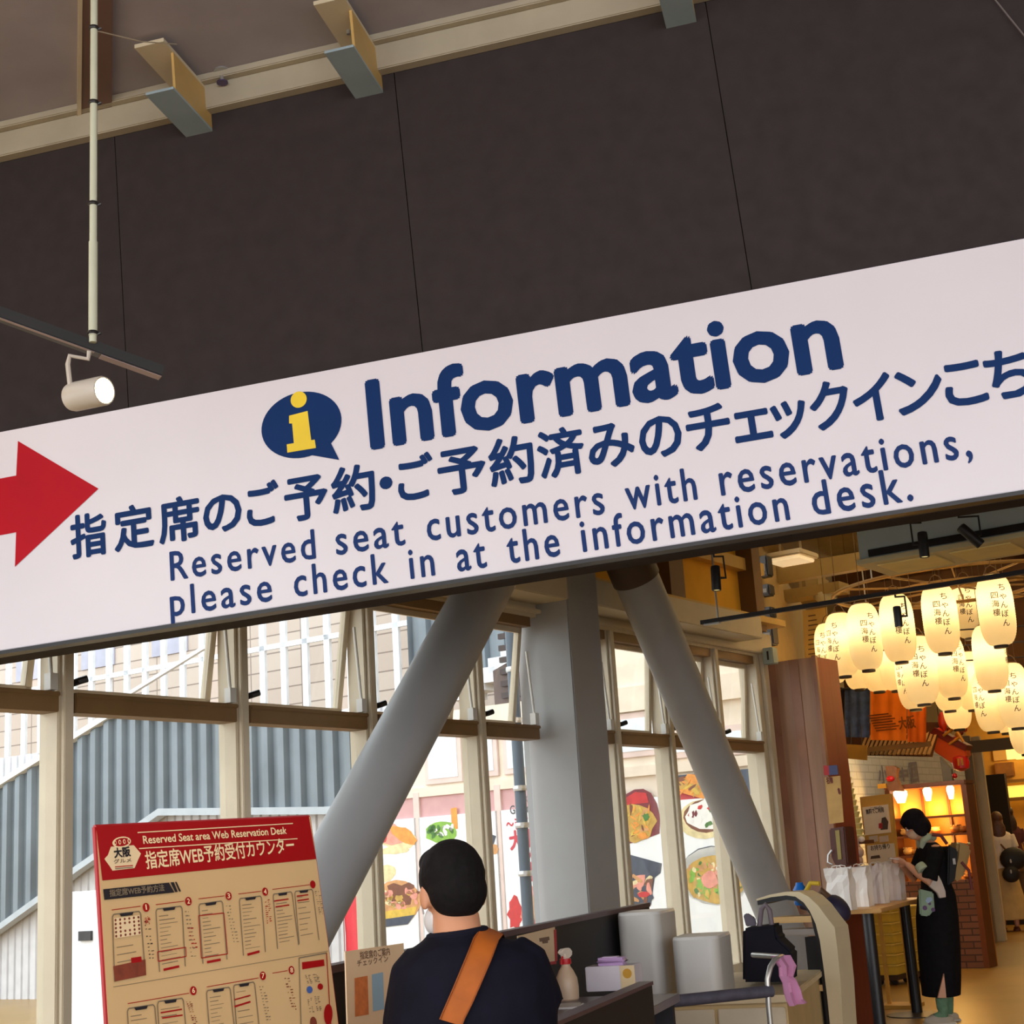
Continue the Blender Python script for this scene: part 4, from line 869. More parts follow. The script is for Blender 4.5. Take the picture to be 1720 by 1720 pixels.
# ---------------------------------------------------------------- ceiling services above the hall
def cyl_spot(px0, py0, px1, py1, Y, r, label, dY=0.0, power=0):
    a = at(px0, py0, Y); c = at(px1, py1, Y + dY); ax = c - a; ln = ax.length
    return a, c, ax, ln
M_spotblk = mat('spot_black', (30, 30, 36), 0.45)
M_fan = mat('blue_grey_duct', (176, 192, 198), 0.5, var=.04)
fr = frame(at(1445, 950, 8.4), EDIR); w = P2(fr)
t = thing('air_unit', 'blue-grey ceiling air unit with a pale grille below, at the right', 'air conditioner', fr)
b = MB(); x1 = 2.2; z0 = 0; b.box(0, x1, 0, .46, .03, .42); b.build('casing', [M_fan], t, bevel=.006)
b = MB(); b.box(-.01, x1 + .01, -.03, .49, 0, .03); b.build('grille_frame', [mat('pale_grille', (206, 196, 160), 0.5)], t, bevel=.003)
for i in range(5): b = MB(); b.box(.08 + i * .42, .42 + i * .42, .06, .4, -.006, 0); b.build('grille_panel', [mat('grille_cell', (232, 214, 150), 0.5)], t)
b = MB(); b.box(.06, x1, -.012, 0, .04, .08); b.build('dark_slot', [M_black], t)  # black strip across the casing front, just above the grille frame
for i in (.2, 1.6): b = MB(); b.tube([(i, .25, .42), (i, .25, 1.3)], .008, 8); b.build('hanger', [M_steel], t)
# black suspended track with its rods
pL = at(1178, 1046, 8.6); pR_ = at(1790, 955, 8.6); frT = frame(pL, EDIR); LT = 2.6
t = thing('lantern_track', 'thin black lighting track crossing in front of the paper lanterns', 'light track', frT)
b = MB(); b.box(0, LT, -.014, .014, -.012, .012); b.build('rail', [M_black], t)
q = hit(frT, 1206, 1040, 0); b = MB(); b.tube([(q.x, 0, .01), (q.x, 0, 4.35 - pL.z)], .006, 8); b.build('rod', [M_steel], t)
b = MB(); b.tube([(2.3, 0, .01), (2.3, 0, 4.35 - pL.z)], .006, 8); b.build('rod', [M_steel], t)
b = MB(); b.box(.02, .12, -.015, .015, -.02, -.012); b.build('end_feed', [M_steel], t)
def hang_spot(pa, pb, Y, label, topz=None, dY=0.0, arm=(.03, 0), ang=0.0):
    a = at(*pa, Y); c = at(*pb, Y + dY); ax = (c - a); ln = ax.length; r = ln * .19
    mid = (a + c) / 2; s = 1 if arm[0] > 0 else -1
    yk = [mid + Vector((s * r, 0, 0)), mid + Vector((s * (r + .028), 0, .0)), Vector((mid.x + s * (r + .028), mid.y, a.z + .05)), Vector((a.x, mid.y, a.z + .05)), Vector((a.x, mid.y, topz or a.z + .12))]
    t = spot('black_spotlight', mid, ax, r, ln, M_spotblk, label, yk, lens='spot_lens_dim', em=1.2, group='black spotlights over the hall')
    return t
hang_spot((1202, 950), (1203, 992), 8.0, 'black upright spotlight under the sign, above the second brace', 4.35)
hang_spot((1549, 893), (1553, 936), 8.0, 'black upright spotlight in front of the blue-grey air unit', 4.35, arm=(-.03, 0))
hang_spot((1612, 884), (1648, 915), 7.9, 'black tilted spotlight in front of the blue-grey air unit', 4.35)
zt_ = (frT @ hit(frT, 1504, 1000)).z
hang_spot((1506, 1018), (1510, 1053), (frT @ hit(frT, 1504, 1000)).y, 'black spotlight on the thin track before the lanterns', zt_ + .006)
# ceiling lamp, beams, pipes and boxes over the window wall end
fr = frame(at(1318, 941, 13.0), EDIR); t = thing('ceiling_lamp', 'pale square ceiling lamp just below the sign', 'ceiling light', fr)
b = MB(); b.box(-.17, .15, -.02, .32, 0, .03); b.build('diffuser', [mat('lamp_diffuser', (246, 222, 176), 0.4, emit=.55)], t, bevel=.008)
b = MB(); b.box(-.2, .18, -.05, .35, .03, .08); b.build('housing', [M_cream], t, bevel=.01)
for x in (-.1, .1): b = MB(); b.tube([(x, .15, .08), (x, .15, 4.35 - fr.translation.z)], .012, 8); b.build('hanger', [M_cream], t)
M_pipe = mat('khaki_services', (150, 126, 76), 0.6)
b = MB(); fr = frame(at(1278, 975, 14.0), EDIR); b.box(0, 2.4, -.06, .06, -.06, .1); b.box(0, 2.4, .5, .56, .1, .2); struct(b, 'beam_1', M_pipe, M=fr)
b = MB(); fr = frame(at(1285, 1008, 14.5), EDIR); b.box(0, .8, -.05, .2, -.04, .06); struct(b, 'beam_2', M_pipe, M=fr)
for i, (x0, y0, x1, y1) in enumerate(((1272, 932, 1287, 970), (1274, 980, 1291, 1002), (1279, 1018, 1294, 1040), (1280, 1048, 1296, 1085))):
    fr = frame(at(x0, y1, 12.6), EDIR); w = P2(fr); a = w(x1, y0)
    t = thing('junction_box', ['black junction box beside the ceiling lamp', 'small round-edged black box below the pale ceiling beam', 'black box on the wall level with the track', 'black and white equipment box above the wooden pillar'][i], 'electrical box', fr)
    b = MB(); b.box(0, a[0], 0, .12, 0, a[1]); b.build('box', [mat('black_box', (38, 32, 28), 0.6, var=.2)], t, bevel=.012)
    b = MB(); b.box(a[0] * .2, a[0] * .8, -.006, 0, a[1] * .25, a[1] * .6); b.build('cover', [mat('box_cover', (96, 84, 66) if i != 3 else (190, 180, 160), 0.5)], t)
fr = frame(at(1345, 1015, 14.6), EDIR); w = P2(fr); a = w(1372, 968)
t = thing('wall_speaker', 'khaki square duct box hung on the upper wall left of the lanterns', 'duct', fr)
b = MB(); b.box(0, a[0], 0, .3, 0, a[1]); b.build('box', [M_pipe], t, bevel=.01)
b = MB(); b.box(.04, a[0] * .35, -.01, 0, .02, a[1] - .02); b.build('groove', [mat('khaki_dark', (120, 96, 50), 0.6)], t)
t = thing('projector', 'pale rounded projector pointing down beside the lanterns', 'projector', frame(at(1385, 1000, 14.2), EDIR))
b = MB(); b.ell((0, 0, 0), .13, .1, .085, R=Matrix.Rotation(.5, 3, 'Y')); b.build('body', [mat('projector_grey', (176, 172, 150), 0.5)], t, smooth=True)
b = MB(); b.tube([(.0, 0, .05), (.0, .05, .35)], .02, 10); b.build('bracket', [M_pipe], t)
b = MB(); b.lathe([(.05, -.1), (.04, -.06)], 16); b.build('lens', [mat('lens_blue', (92, 110, 118), 0.2)], t)
fr = frame(at(1352, 1110, 14.8), EDIR); w = P2(fr)
t = thing('price_banner', 'pale hanging banner with rows of small writing left of the lanterns', 'banner', fr)
b = MB(); q = [w(1352, 1112), w(1395, 1106), w(1388, 1020), w(1348, 1026)]; b.prism(q, 0, .015); b.build('sheet', [mat('banner_straw', (222, 192, 120), 0.6)], t)
b = MB()
for i in range(9):
    a = w(1358, 1036 + i * 8); c = w(1370 + (i * 7) % 5, 1036 + i * 8 - 1.5); b.box(a[0], c[0], -.003, -.001, a[1], a[1] + .012)
b.build('writing', [mat('banner_ink', (120, 96, 66), 0.6)], t)
fr = frame(at(1300, 1112, 13.0), EDIR); w = P2(fr)
t = thing('pale_box', 'small blue-grey box on top of the window wall beside the wooden pillar', 'box', frame(at(1282, 1116, 11.9), EDIR))
b = MB(); b.box(0, .09, 0, .1, 0, .13); b.build('box', [mat('pale_blue_box', (150, 166, 164), 0.5)], t, bevel=.006)
b = MB(); b.box(.04, .055, -.004, 0, .03, .1); b.build('slot', [M_black], t)
# ---------------------------------------------------------------- paper lanterns
def paper(name):
    m = bpy.data.materials.new(name); m.use_nodes = True; n = m.node_tree.nodes; L = m.node_tree.links; n.clear()
    o = n.new('ShaderNodeOutputMaterial'); d = n.new('ShaderNodeBsdfDiffuse'); t = n.new('ShaderNodeBsdfTranslucent'); x = n.new('ShaderNodeMixShader'); x.inputs[0].default_value = .55
    nz = n.new('ShaderNodeTexNoise'); nz.inputs['Scale'].default_value = 9; r = n.new('ShaderNodeValToRGB')
    r.color_ramp.elements[0].color = (.86, .78, .58, 1); r.color_ramp.elements[1].color = (.92, .86, .68, 1)
    tc = n.new('ShaderNodeTexCoord'); L.new(tc.outputs['Object'], nz.inputs['Vector']); L.new(nz.outputs[0], r.inputs[0])
    L.new(r.outputs[0], d.inputs[0]); L.new(r.outputs[0], t.inputs[0]); L.new(d.outputs[0], x.inputs[1]); L.new(t.outputs[0], x.inputs[2]); L.new(x.outputs[0], o.inputs[0]); return m
M_paper = paper('lantern_paper')
def lrad(z):                                  # unit lantern: height 0.54, z from 0 (foot) to 0.54
    f = min(1, max(0, z / .54)); return .055 + .079 * (max(0, 1 - abs(2 * f - 1) ** 3.4)) ** .55
LAN = thing('paper_lantern', 'x', 'lantern', Matrix.Identity(4), 'lit paper lanterns hung in a ring')
b = MB(); prof = []; N = 54
for i in range(N + 1): z = .54 * i / N; prof.append((lrad(z) + (.0016 if i % 2 else 0), z))
n = 36; vs = []; fs = []
for r, z in prof:
    for j in range(n): a = 2 * math.pi * j / n; vs.append((r * math.cos(a), r * math.sin(a), z))
for i in range(N):
    for j in range(n): k = (j + 1) % n; fs.append((i * n + j, i * n + k, i * n + n + k, i * n + n + j))
b.add(vs, fs); b.build('shade', [M_paper], LAN, smooth=True)
b = MB(); b.lathe([(.05, -.02), (.054, -.018), (.054, .004), (.045, .006)], 24); b.build('bottom_ring', [mat('lantern_ring', (44, 32, 22), 0.5)], LAN)
b = MB(); b.lathe([(.062, .536), (.064, .54), (.062, .548)], 24); b.tube([(-.06, 0, .545), (-.03, 0, .6), (0, 0, .615), (.03, 0, .6), (.06, 0, .545)], .004, 6); b.build('top_ring', [mat('lantern_wire', (112, 86, 48), 0.5)], LAN)
b = MB()
def wrap(chars, ang, ztop, size, step):
    for i, c in enumerate(chars):
        m_ = MB(); text(m_, c, (-size / 2, 0), (size / 2, 0), em=size * 1.15, y=0, bold=.012)
        z0 = ztop - (i + 1) * step; k0 = len(b.v)
        vs = []
        for p in m_.v:
            z = z0 + p.z; a = ang + p.x / .13 - math.pi / 2; r = lrad(z) + .0035; vs.append((r * math.cos(a), r * math.sin(a), z))
        b.add(vs, m_.f)
wrap('ちゃんぽん', .16, .47, .052, .068); wrap('四海樓', -.30, .41, .05, .066)
b.build('lettering', [mat('lantern_ink', (52, 36, 28), 0.7)], LAN)
ld = bpy.data.lights.new('lantern_bulb', 'POINT'); ld.energy = 4.0; ld.color = (1, .68, .33); ld.shadow_soft_size = .035
lo = bpy.data.objects.new('lantern_bulb', ld); C.objects.link(lo); lo.parent = LAN; lo.location = (0, 0, .34)
LL = [  # crop cx, top, bottom, label, text turn
 (1500, 55, 650, 'paper lantern at the right end of the upper row, hanging highest', .0),
 (1050, 130, 710, 'paper lantern second from the right in the upper row', -.1),
 (705, 215, 780, 'paper lantern with the black spotlight hanging in front of it', .1),
 (440, 295, 845, 'paper lantern third from the left in the upper row', .1),
 (255, 370, 895, 'paper lantern second from the left in the upper row', -.75),
 (165, 455, 955, 'paper lantern at the left end of the ring', -.8),
 (1450, 470, 1010, 'paper lantern hanging half behind the highest lantern', 1.2),
 (1130, 600, 1070, 'paper lantern directly below the second from the right', .35),
 (885, 590, 1120, 'paper lantern in the lower row, above the orange curtain edge', -.2),
 (1640, 770, 1310, 'paper lantern in the lower row at the right edge of the frame', -.35),
 (1445, 830, 1340, 'paper lantern lowest of all at the right, with letters on its left side', -.95),
 (675, 560, 1010, 'paper lantern partly hidden behind the one with the spotlight', .9),
 (530, 560, 1018, 'paper lantern in the rear above the blue curtain, right one', .5),
 (375, 560, 1000, 'paper lantern in the rear above the blue curtain, left one', 2.2),
 (820, 700, 1160, 'paper lantern low in the rear above the orange curtain', -.9),
 (1100, 770, 1172, 'paper lantern in the rear just above the red ornament', 2.0),
 (1290, 715, 1165, 'slim-looking paper lantern in the dark gap of the lower row', 1.9),
 (1265, 160, 590, 'paper lantern in the rear showing between the two right upper ones', -.3),
 (1560, 960, 1350, 'paper lantern peeping out low behind the two at the right', 2.1),
 (1175, 960, 1320, 'paper lantern behind the red ornament', 2.3),
 (1720, 1050, 1520, 'paper lantern cut by the right edge of the frame, lowest row', .4)]
for i, (cx, tp, bt, lab, rot) in enumerate(LL):
    px = 1360 + cx / 4.778; y0 = 950 + tp / 4.778; y1 = 950 + bt / 4.778; hpx = y1 - y0
    Y = (11.2, 11.5, 11.8, 12.1, 12.7, 13.3, 12.3, 12.9, 11.9, 12.6, 13.1, 13.4, 13.9, 14.2, 13.0, 13.8, 14.0, 13.6, 13.8, 14.5, 13.3)[i]; hpx = .56 * 2500 / Y
    o = LAN if i == 0 else copy_tree(LAN)
    p = at(px + .06 * hpx, y1 - 2, Y); o.matrix_world = Matrix.Translation(p) @ Matrix.Rotation(rot, 4, 'Z'); o['label'] = lab
    b = MB(); b.tube([(0, 0, .612), (0, 0, 4.352 - p.z)], .0025, 6); b.build('cord', [mat('lantern_wire', (112, 86, 48), 0.5)], o)
# the ring they hang from
ctr = at(1610, 985, 12.6)
t = thing('lantern_ring', 'round metal ring frame that carries the paper lanterns', 'frame', Matrix.Translation(ctr))
for R_, z_ in ((1.06, 0.0), (.62, -.04)):
    b = MB(); b.tube([(R_ * math.cos(a), R_ * math.sin(a), z_) for a in [2 * math.pi * i / 48 for i in range(49)]], .016, 8); b.build('ring', [mat('ring_bronze', (150, 116, 62), 0.45, metal=.4)], t, smooth=True)
for i in range(6): a = math.pi * i / 6 + .2; b = MB(); b.tube([(1.06 * math.cos(a), 1.06 * math.sin(a), 0), (-1.06 * math.cos(a), -1.06 * math.sin(a), 0)], .009, 6); b.build('spoke', [mat('ring_bronze', (150, 116, 62), 0.45, metal=.4)], t)
for i in range(4): a = math.pi * i / 2 + .6; b = MB(); b.tube([(1.06 * math.cos(a), 1.06 * math.sin(a), 0), (1.06 * math.cos(a), 1.06 * math.sin(a), 4.35 - ctr.z)], .006, 6); b.build('hanger', [M_steel], t)
for i in range(3): b = MB(); b.tube([(-.75, .55 + .15 * i, -.3 - .12 * i), (.8, .55 + .15 * i, -.3 - .12 * i)], .007, 6); b.build('cross_bar', [M_black], t)
# dark upper bulkhead behind the lanterns
b = MB(); fr = frame(at(1400, 1160, 15.4), EDIR); b.box(0.12, 4.5, 0, .25, .0, 1.35); struct(b, 'wall_bulkhead', mat('dark_brown_bulkhead', (70, 46, 28), 0.8), M=fr)
# ---------------------------------------------------------------- curtains, awning and the stall wall
fr = frame(at(1430, 1240, 15.0), EDIR); w = P2(fr)
def curtain(x0, x1, yt, yb, name, label, mats, deco=None, slope=-.03):
    t = thing(name, label, 'curtain', fr, 'shop curtains under the lanterns')
    a = w(x0, yb)[0]; c = w(x1, yb)[0]; n = 25; vs = []; fs = []
    for i in range(n):
        f = i / (n - 1); px = x0 + (x1 - x0) * f; top = w(px, yt + slope * (px - x0)); bo = w(px, yb + (px - x0) * .02); y = .012 * math.sin(f * 17)
        vs += [(bo[0], y, bo[1]), (top[0], y * .4, top[1])]
        if i: fs.append((2 * i - 2, 2 * i, 2 * i + 1, 2 * i - 1))
    b = MB(); b.add(vs, fs); n0 = len(vs); b.add([(x, y + .004, z) for x, y, z in vs], [f[::-1] for f in fs]); b.build('cloth', mats, t, smooth=True)
    b = MB(); b.tube([(a - .03, 0, w(x0, yt)[1] + .01), (c + .03, 0, w(x1, yt + slope * (x1 - x0))[1] + .01)], .012, 8); b.build('rod', [M_black], t)
    if deco: b = MB(); deco(b); b.build('print', [mat('curtain_print', (120, 62, 20), 0.8)], t)
curtain(1404, 1419, 1158, 1236, 'black_curtain', 'narrow black curtain beside the wooden pillar', [mat('black_cloth', (26, 22, 26), 0.9)])
curtain(1419, 1461, 1158, 1238, 'blue_curtain', 'blue shop curtain below the leftmost lanterns', [mat('indigo_cloth', (66, 82, 124), 0.9, var=.35, scale=14)])
def orn(b):
    for i in range(7): a = w(1474 + i * 2.2, 1202 + i * 4.2); b.box(a[0] - .09, a[0] + .12 + .02 * (i % 3), -.018, -.014, a[1], a[1] + .012)
    text(b, '大阪', w(1512, 1226), w(1540, 1222), h=.12, y=-.02, bold=.03)
curtain(1462, 1523, 1148, 1243, 'orange_curtain', 'bright orange shop curtain right of the blue one', [mat('orange_cloth', (232, 124, 34), 0.9, var=.12, scale=5)], orn)
curtain(1524, 1556, 1150, 1246, 'orange_curtain', 'darker orange curtain panel nearest the red ornament', [mat('burnt_orange_cloth', (206, 98, 28), 0.9, var=.15, scale=5)])
fr = frame(at(1430, 1266, 15.2), EDIR); w = P2(fr)
t = thing('slat_awning', 'brown and straw striped slat awning under the curtains', 'awning', fr)
b = MB(); a = w(1403, 1266); c = w(1572, 1270); b.add([(a[0], -.1, w(1403, 1268)[1]), (c[0], -.1, w(1572, 1272)[1]), (c[0], .3, w(1572, 1210)[1] + .0), (a[0], .3, w(1403, 1212)[1])], [(0, 1, 2, 3)]); b.build('backing', [mat('awning_dark', (82, 46, 26), 0.8)], t)
b = MB()
for i in range(17):
    px = 1446 + i * 7.2; q0 = w(px + 4, 1267); q1 = w(px, 1216); b.add([(q0[0] - .012, -.115, q0[1]), (q0[0] + .012, -.115, q0[1]), (q1[0] + .012, .28, q1[1]), (q1[0] - .012, .28, q1[1]), (q0[0] - .012, -.09, q0[1] - .01), (q0[0] + .012, -.09, q0[1] - .01), (q1[0] + .012, .31, q1[1] - .01), (q1[0] - .012, .31, q1[1] - .01)], [(0, 1, 2, 3), (7, 6, 5, 4), (0, 4, 5, 1), (1, 5, 6, 2), (2, 6, 7, 3), (3, 7, 4, 0)])
b.build('slats', [mat('awning_straw', (206, 164, 96), 0.7)], t)
b = MB(); b.box(a[0], c[0], -.14, -.09, w(1403, 1270)[1], w(1403, 1262)[1]); b.build('front_rail', [mat('awning_rail', (120, 88, 46), 0.7)], t)
fr = frame(at(1436, 1276, 14.6), EDIR); w = P2(fr); q = [w(1421, 1274), w(1455, 1277), w(1455, 1252), w(1420, 1250)]
t = thing('wooden_plaque', 'small plain tan wooden plaque below the blue curtain', 'sign', fr)
b = MB(); b.prism(q, 0, .03); b.build('board', [mat('tan_plaque', (164, 122, 44), 0.6, var=.12)], t)
b = MB(); b.tube([(q[2][0] - .05, .015, q[2][1]), (q[2][0] - .05, .06, q[2][1] + .2)], .004, 6); b.tube([(q[3][0] + .05, .015, q[3][1]), (q[3][0] + .05, .06, q[3][1] + .2)], .004, 6); b.build('cords', [M_black], t)
# lettering on the white brick wall
lamp('stall_fill_light', 'POINT', at(1470, 1262, 16.3), 26, (1, .9, .68), shadow_soft_size=.12)  # point light added to brighten the white brick, without a fitting
FB = FW @ Matrix.Translation((0, 1.445, 0)); w = P2(FB)
t = thing('wall_lettering', 'grey raised letters on the white brick wall above the display cabinet', 'sign', FB)
for c_, p_, q_, h_ in (('小', (1476, 1319), (1492, 1317), .22), ('中', (1508, 1313), (1526, 1311), .16), ('回', (1530, 1315), (1543, 1313), .24)): b = MB(); text(b, c_, w(*p_), w(*q_), h=h_, y=-.01, bold=.05); b.build('letter', [mat('letter_grey_violet', (140, 132, 150), 0.4)], t)
# grey end panel beside the brick, post, beam and door frame
fr = frame(at(1582, 1320, 17.6), EDIR); w = P2(fr)
b = MB(); q = [w(1585, 1318), w(1600, 1318), w(1597, 1292), w(1578, 1271)]; b.prism(q, 0, .08); struct(b, 'trim_8', mat('grey_end_panel', (112, 98, 80), 0.6), M=fr)
for i, (x0, x1, m_) in enumerate(((1612, 1636, mat('brown_grey_post', (128, 106, 78), 0.6)), (1638, 1653, mat('taupe_post', (206, 184, 142), 0.6)))):
    fr = frame(at(x0, 1300, 20.8 + i * .2), EDIR); fr.translation.z = 0; w = P2(fr)
    b = MB(); a = w(x0, 1300)[0]; c = w(x1, 1300)[0]; b.box(a, c, 0, .07, 0, 2.75); struct(b, 'pillar', m_, M=fr, bevel=.01)
fr = frame(at(1622, 1262, 20.4), EDIR); w = P2(fr); b = MB(); b.box(0, 3.2, 0, .2, 0, .13); b.box(-.1, 3.3, -.03, .0, -.03, 0); struct(b, 'beam_3', mat('beam_brown', (96, 74, 46), 0.6), M=fr)
fr = frame(at(1655, 1300, 24.6), EDIR); fr.translation.z = 0; w = P2(fr)
b = MB(); b.box(0, .3, 0, .1, 0, 2.35); struct(b, 'door_1', mat('near_black_door', (26, 20, 20), 0.5), M=fr)
# ---------------------------------------------------------------- bright shop at the far end
fr = frame(at(1660, 1300, 27.5), EDIR); fr.translation.z = 0; w = P2(fr)
b = MB(); b.box(-.6, 4, .02, .2, 0, 4); struct(b, 'wall_far_shop', mat('amber_wall', (216, 158, 70), 0.8), M=fr)
t = thing('menu_panels', 'row of glowing cream menu panels high on the far shop wall', 'panel', fr, None)
for i, (x0, y0, x1, y1) in enumerate(((1693, 1252, 1706, 1276), (1708, 1248, 1722, 1276), (1671, 1256, 1690, 1278))):
    a = w(x0, y1); c = w(x1, y0); b = MB(); b.box(a[0], c[0], -.05, .02, a[1], c[1]); b.build('panel', [mat('menu_glow' if i < 2 else 'menu_dull', (255, 226, 130) if i < 2 else (206, 150, 70), 0.5, emit=1.1 if i < 2 else .25)], t)
t = thing('back_lit_shelf', 'back-lit yellow counter front glowing behind the far customers', 'shelf', fr)
a = w(1675, 1342); c = w(1730, 1318); b = MB(); b.box(a[0], c[0] + .6, -.2, .02, a[1], c[1]); b.build('light_panel', [mat('shelf_glow', (255, 214, 96), 0.5, emit=1.0)], t)
b = MB(); b.box(a[0] - .1, c[0] + .7, -.26, -.2, a[1] - .06, a[1]); b.build('edge', [mat('amber_edge', (120, 80, 30), 0.5)], t)
a = w(1676, 1305); c = w(1702, 1280); b = MB(); b.box(a[0], c[0], -.1, .02, a[1], c[1]); tag(b.build('poster', [mat('brown_poster', (150, 96, 44), 0.6, var=.3, scale=5)], M=fr), 'brown poster on the far shop wall below the dull menu panel', 'poster')
a = w(1690, 1316); b = MB(); b.box(a[0] - 1, a[0] + 2.5, -.3, .02, a[1], a[1] + .05); tag(b.build('shelf', [mat('amber_edge', (120, 80, 30), 0.5)], M=fr), 'long amber shelf across the far shop wall', 'shelf')
lamp('far_shop_lamp', 'POINT', fr @ Vector((1.2, -1.0, 2.9)), 60, (1, .72, .3), shadow_soft_size=.3)
# ---------------------------------------------------------------- bakery display cabinet
fr = frame(at(1500, 1400, 17.5), EDIR); fr.translation.z = 0; w = P2(fr)
M_cab = mat('cabinet_amber_wood', (196, 122, 40), 0.5, var=.15, scale=3); M_cabd = mat('cabinet_dark_wood', (116, 58, 22), 0.5, var=.15)
t = thing('display_cabinet', 'amber wooden display cabinet with lit shelves of bread behind the woman', 'cabinet', fr)
x0 = w(1494, 1400)[0]; x1 = w(1633, 1400)[0]; zt = w(1500, 1327)[1]; zb = w(1600, 1478)[1]; D_ = .3
b = MB(); b.box(x0, x1, D_ - .03, D_, 0, zt); b.build('back', [M_cab], t)
for x in (x0, x1 - .06): b = MB(); b.box(x, x + .06, 0, D_ - .03, 0, zt); b.build('side', [M_cabd], t)
b = MB(); b.box(x0, x1, -.02, D_, zt, zt + .05); b.build('top', [M_cabd], t, bevel=.01)
b = MB(); b.box(x0 + .06, x1 - .06, 0, D_ - .03, 0, zb); b.build('base', [two_tone('cabinet_brick', (112, 66, 44), (70, 44, 34), scale=1, bw=.22, rh=.07, mortar=.008, rot=(math.radians(90), 0, 0), third=(130, 84, 60))], t)
sh = [zb, w(1550, 1436)[1], w(1560, 1402)[1], w(1560, 1371)[1]]
for z in sh[1:]: b = MB(); b.box(x0 + .06, x1 - .06, .02, D_ - .03, z - .025, z); b.build('shelf', [M_cabd], t)
for f in (.36, .68): x = x0 + (x1 - x0) * f; b = MB(); b.box(x - .012, x + .012, D_ - .06, D_ - .03, zb, zt); b.build('divider', [M_cabd], t)
for px, pw in ((1507, 11), (1553, 7), (1592, 6)):
    x, z = w(px, 1333); r = .05 * pw / 7
    b = MB(); b.lathe([(r * .55, -.13), (r, -.04), (r, 0), (.02, .03)], 18, c=(x, .1, zt - .02)); b.build('cabinet_lamp', [mat('lamp_glow', (255, 240, 190), 0.4, emit=3.0)], t, smooth=True)
    lamp('cabinet_glow', 'POINT', fr @ Vector((x, .12, zt - .24)), 7, (1, .58, .14), shadow_soft_size=.05)
for z in sh[1:4]: lamp('shelf_fill_light', 'POINT', fr @ Vector((x0 + .55, .05, z - .07)), 6, (1, .58, .14), shadow_soft_size=.05)  # point lights added below the shelves to brighten the cabinet inside
rb = random.Random(11); bi = 0
BL = ['golden loaf at the left end of the second cabinet shelf', 'small bun beside the golden loaf', 'round bun left of the woman on the second shelf', 'flat pastry on the middle of the second shelf', 'dark loaf at the right of the second shelf', 'brown roll at the right end of the second shelf', 'pale roll on the third cabinet shelf', 'brown roll in the middle of the third shelf', 'crusty bun on the right of the third shelf', 'small loaf at the right end of the third shelf', 'shiny roll at the right of the lowest shelf', 'round loaf at the right end of the lowest shelf']
for k_, (z, pxs) in enumerate(((sh[2], (1509, 1518, 1528, 1565, 1600, 1615)), (sh[1], (1508, 1530, 1608, 1620)), (sh[0], (1612, 1622)))):
    for px in pxs:
        x = w(px, 1400)[0]; rx = rb.uniform(.055, .08); rz = rb.uniform(.03, .05)
        t2 = thing('bread_loaf', BL[bi], 'bread', fr @ Matrix.Translation((min(max(x, x0 + .15), x1 - .15), .13 + .02 * (bi % 3), z + rz)), 'bread in the display cabinet')
        b = MB(); b.ell((0, 0, 0), rx, .075, rz); b.build('crust', [mat('bread_crust' if bi % 3 else 'bread_pale', (176, 106, 40) if bi % 3 else (226, 170, 88), 0.5, var=.2, scale=20)], t2, smooth=True)
        b = MB()
        for q in (-.4, 0, .4): b.tube([(rx * q - .012, -.05, rz * .86), (rx * q + .012, .05, rz * .86)], .006, 6)
        b.build('score', [mat('bread_score', (236, 196, 128), 0.6)], t2); bi += 1
# ---------------------------------------------------------------- notice stand with two cards
fr = frame(at(1475, 1340, 13.6), EDIR); w = P2(fr)
t = thing('notice_stand', 'tall plywood notice stand with a white poster, left of the woman', 'stand', fr)
zf_ = -fr.translation.z; M_ply = mat('plywood', (206, 158, 72), 0.55, var=.08)
b = MB(); a = w(1444, 1339); c = w(1496, 1333); bl = w(1456, 1450); br_ = w(1507, 1446)
b.prism([bl, br_, c, a], 0, .05); b.build('panel', [M_ply], t)
for x_ in (bl[0] + .02, br_[0] - .06): b = MB(); b.box(x_, x_ + .03, .055, .085, zf_ + .03, bl[1] + .3); b.build('leg', [M_ply], t)
b = MB(); b.box(bl[0] - .02, br_[0] + .02, -.1, .2, zf_, zf_ + .03); b.build('foot', [M_ply], t)
M_nt = mat('notice_paper', (232, 216, 190), 0.5); M_ink = mat('notice_ink', (84, 66, 56), 0.5)
b = MB(); b.prism([w(1454, 1403), w(1497, 1398), w(1492, 1351), w(1449, 1356)], -.012, 0); p_ = b.build('poster', [M_nt], t)
b = MB(); text(b, '無料でご利用', w(1456, 1368), w(1486, 1364), h=.045, y=-.014, bold=.03); text(b, 'ご案内', w(1462, 1360), w(1482, 1357), h=.02, y=-.014)
b.prism([w(1480, 1394), w(1492, 1393), w(1493, 1380), w(1488, 1372), w(1482, 1374)], -.014, -.012)
b.build('print', [M_ink], p_)
b = MB(); b.prism([w(1477, 1391), w(1483, 1392), w(1483, 1382), w(1477, 1383)], -.0155, -.014); b.build('red_mark', [mat('notice_red', (176, 40, 44), 0.5)], p_)
for x0_, x1_ in ((1460, 1474), (1477, 1492)): b = MB(); b.prism([w(x0_ + 1, 1415), w(x1_ + 1, 1413), w(x1_, 1403), w(x0_, 1405)], -.01, 0); b.build('small_card', [mat('small_card', (206, 186, 166), 0.5)], t)
b = MB(); b.prism([w(1459, 1452), w(1506, 1447), w(1502, 1416), w(1457, 1420)], -.012, 0); p_ = b.build('lower_notice', [M_nt], t)
b = MB(); text(b, 'お持ち帰り', w(1464, 1429), w(1496, 1425), h=.045, y=-.014, bold=.02); b.prism([w(1463, 1443), w(1480, 1441), w(1478, 1436), w(1464, 1438)], -.014, -.012); b.build('print', [M_ink], p_)
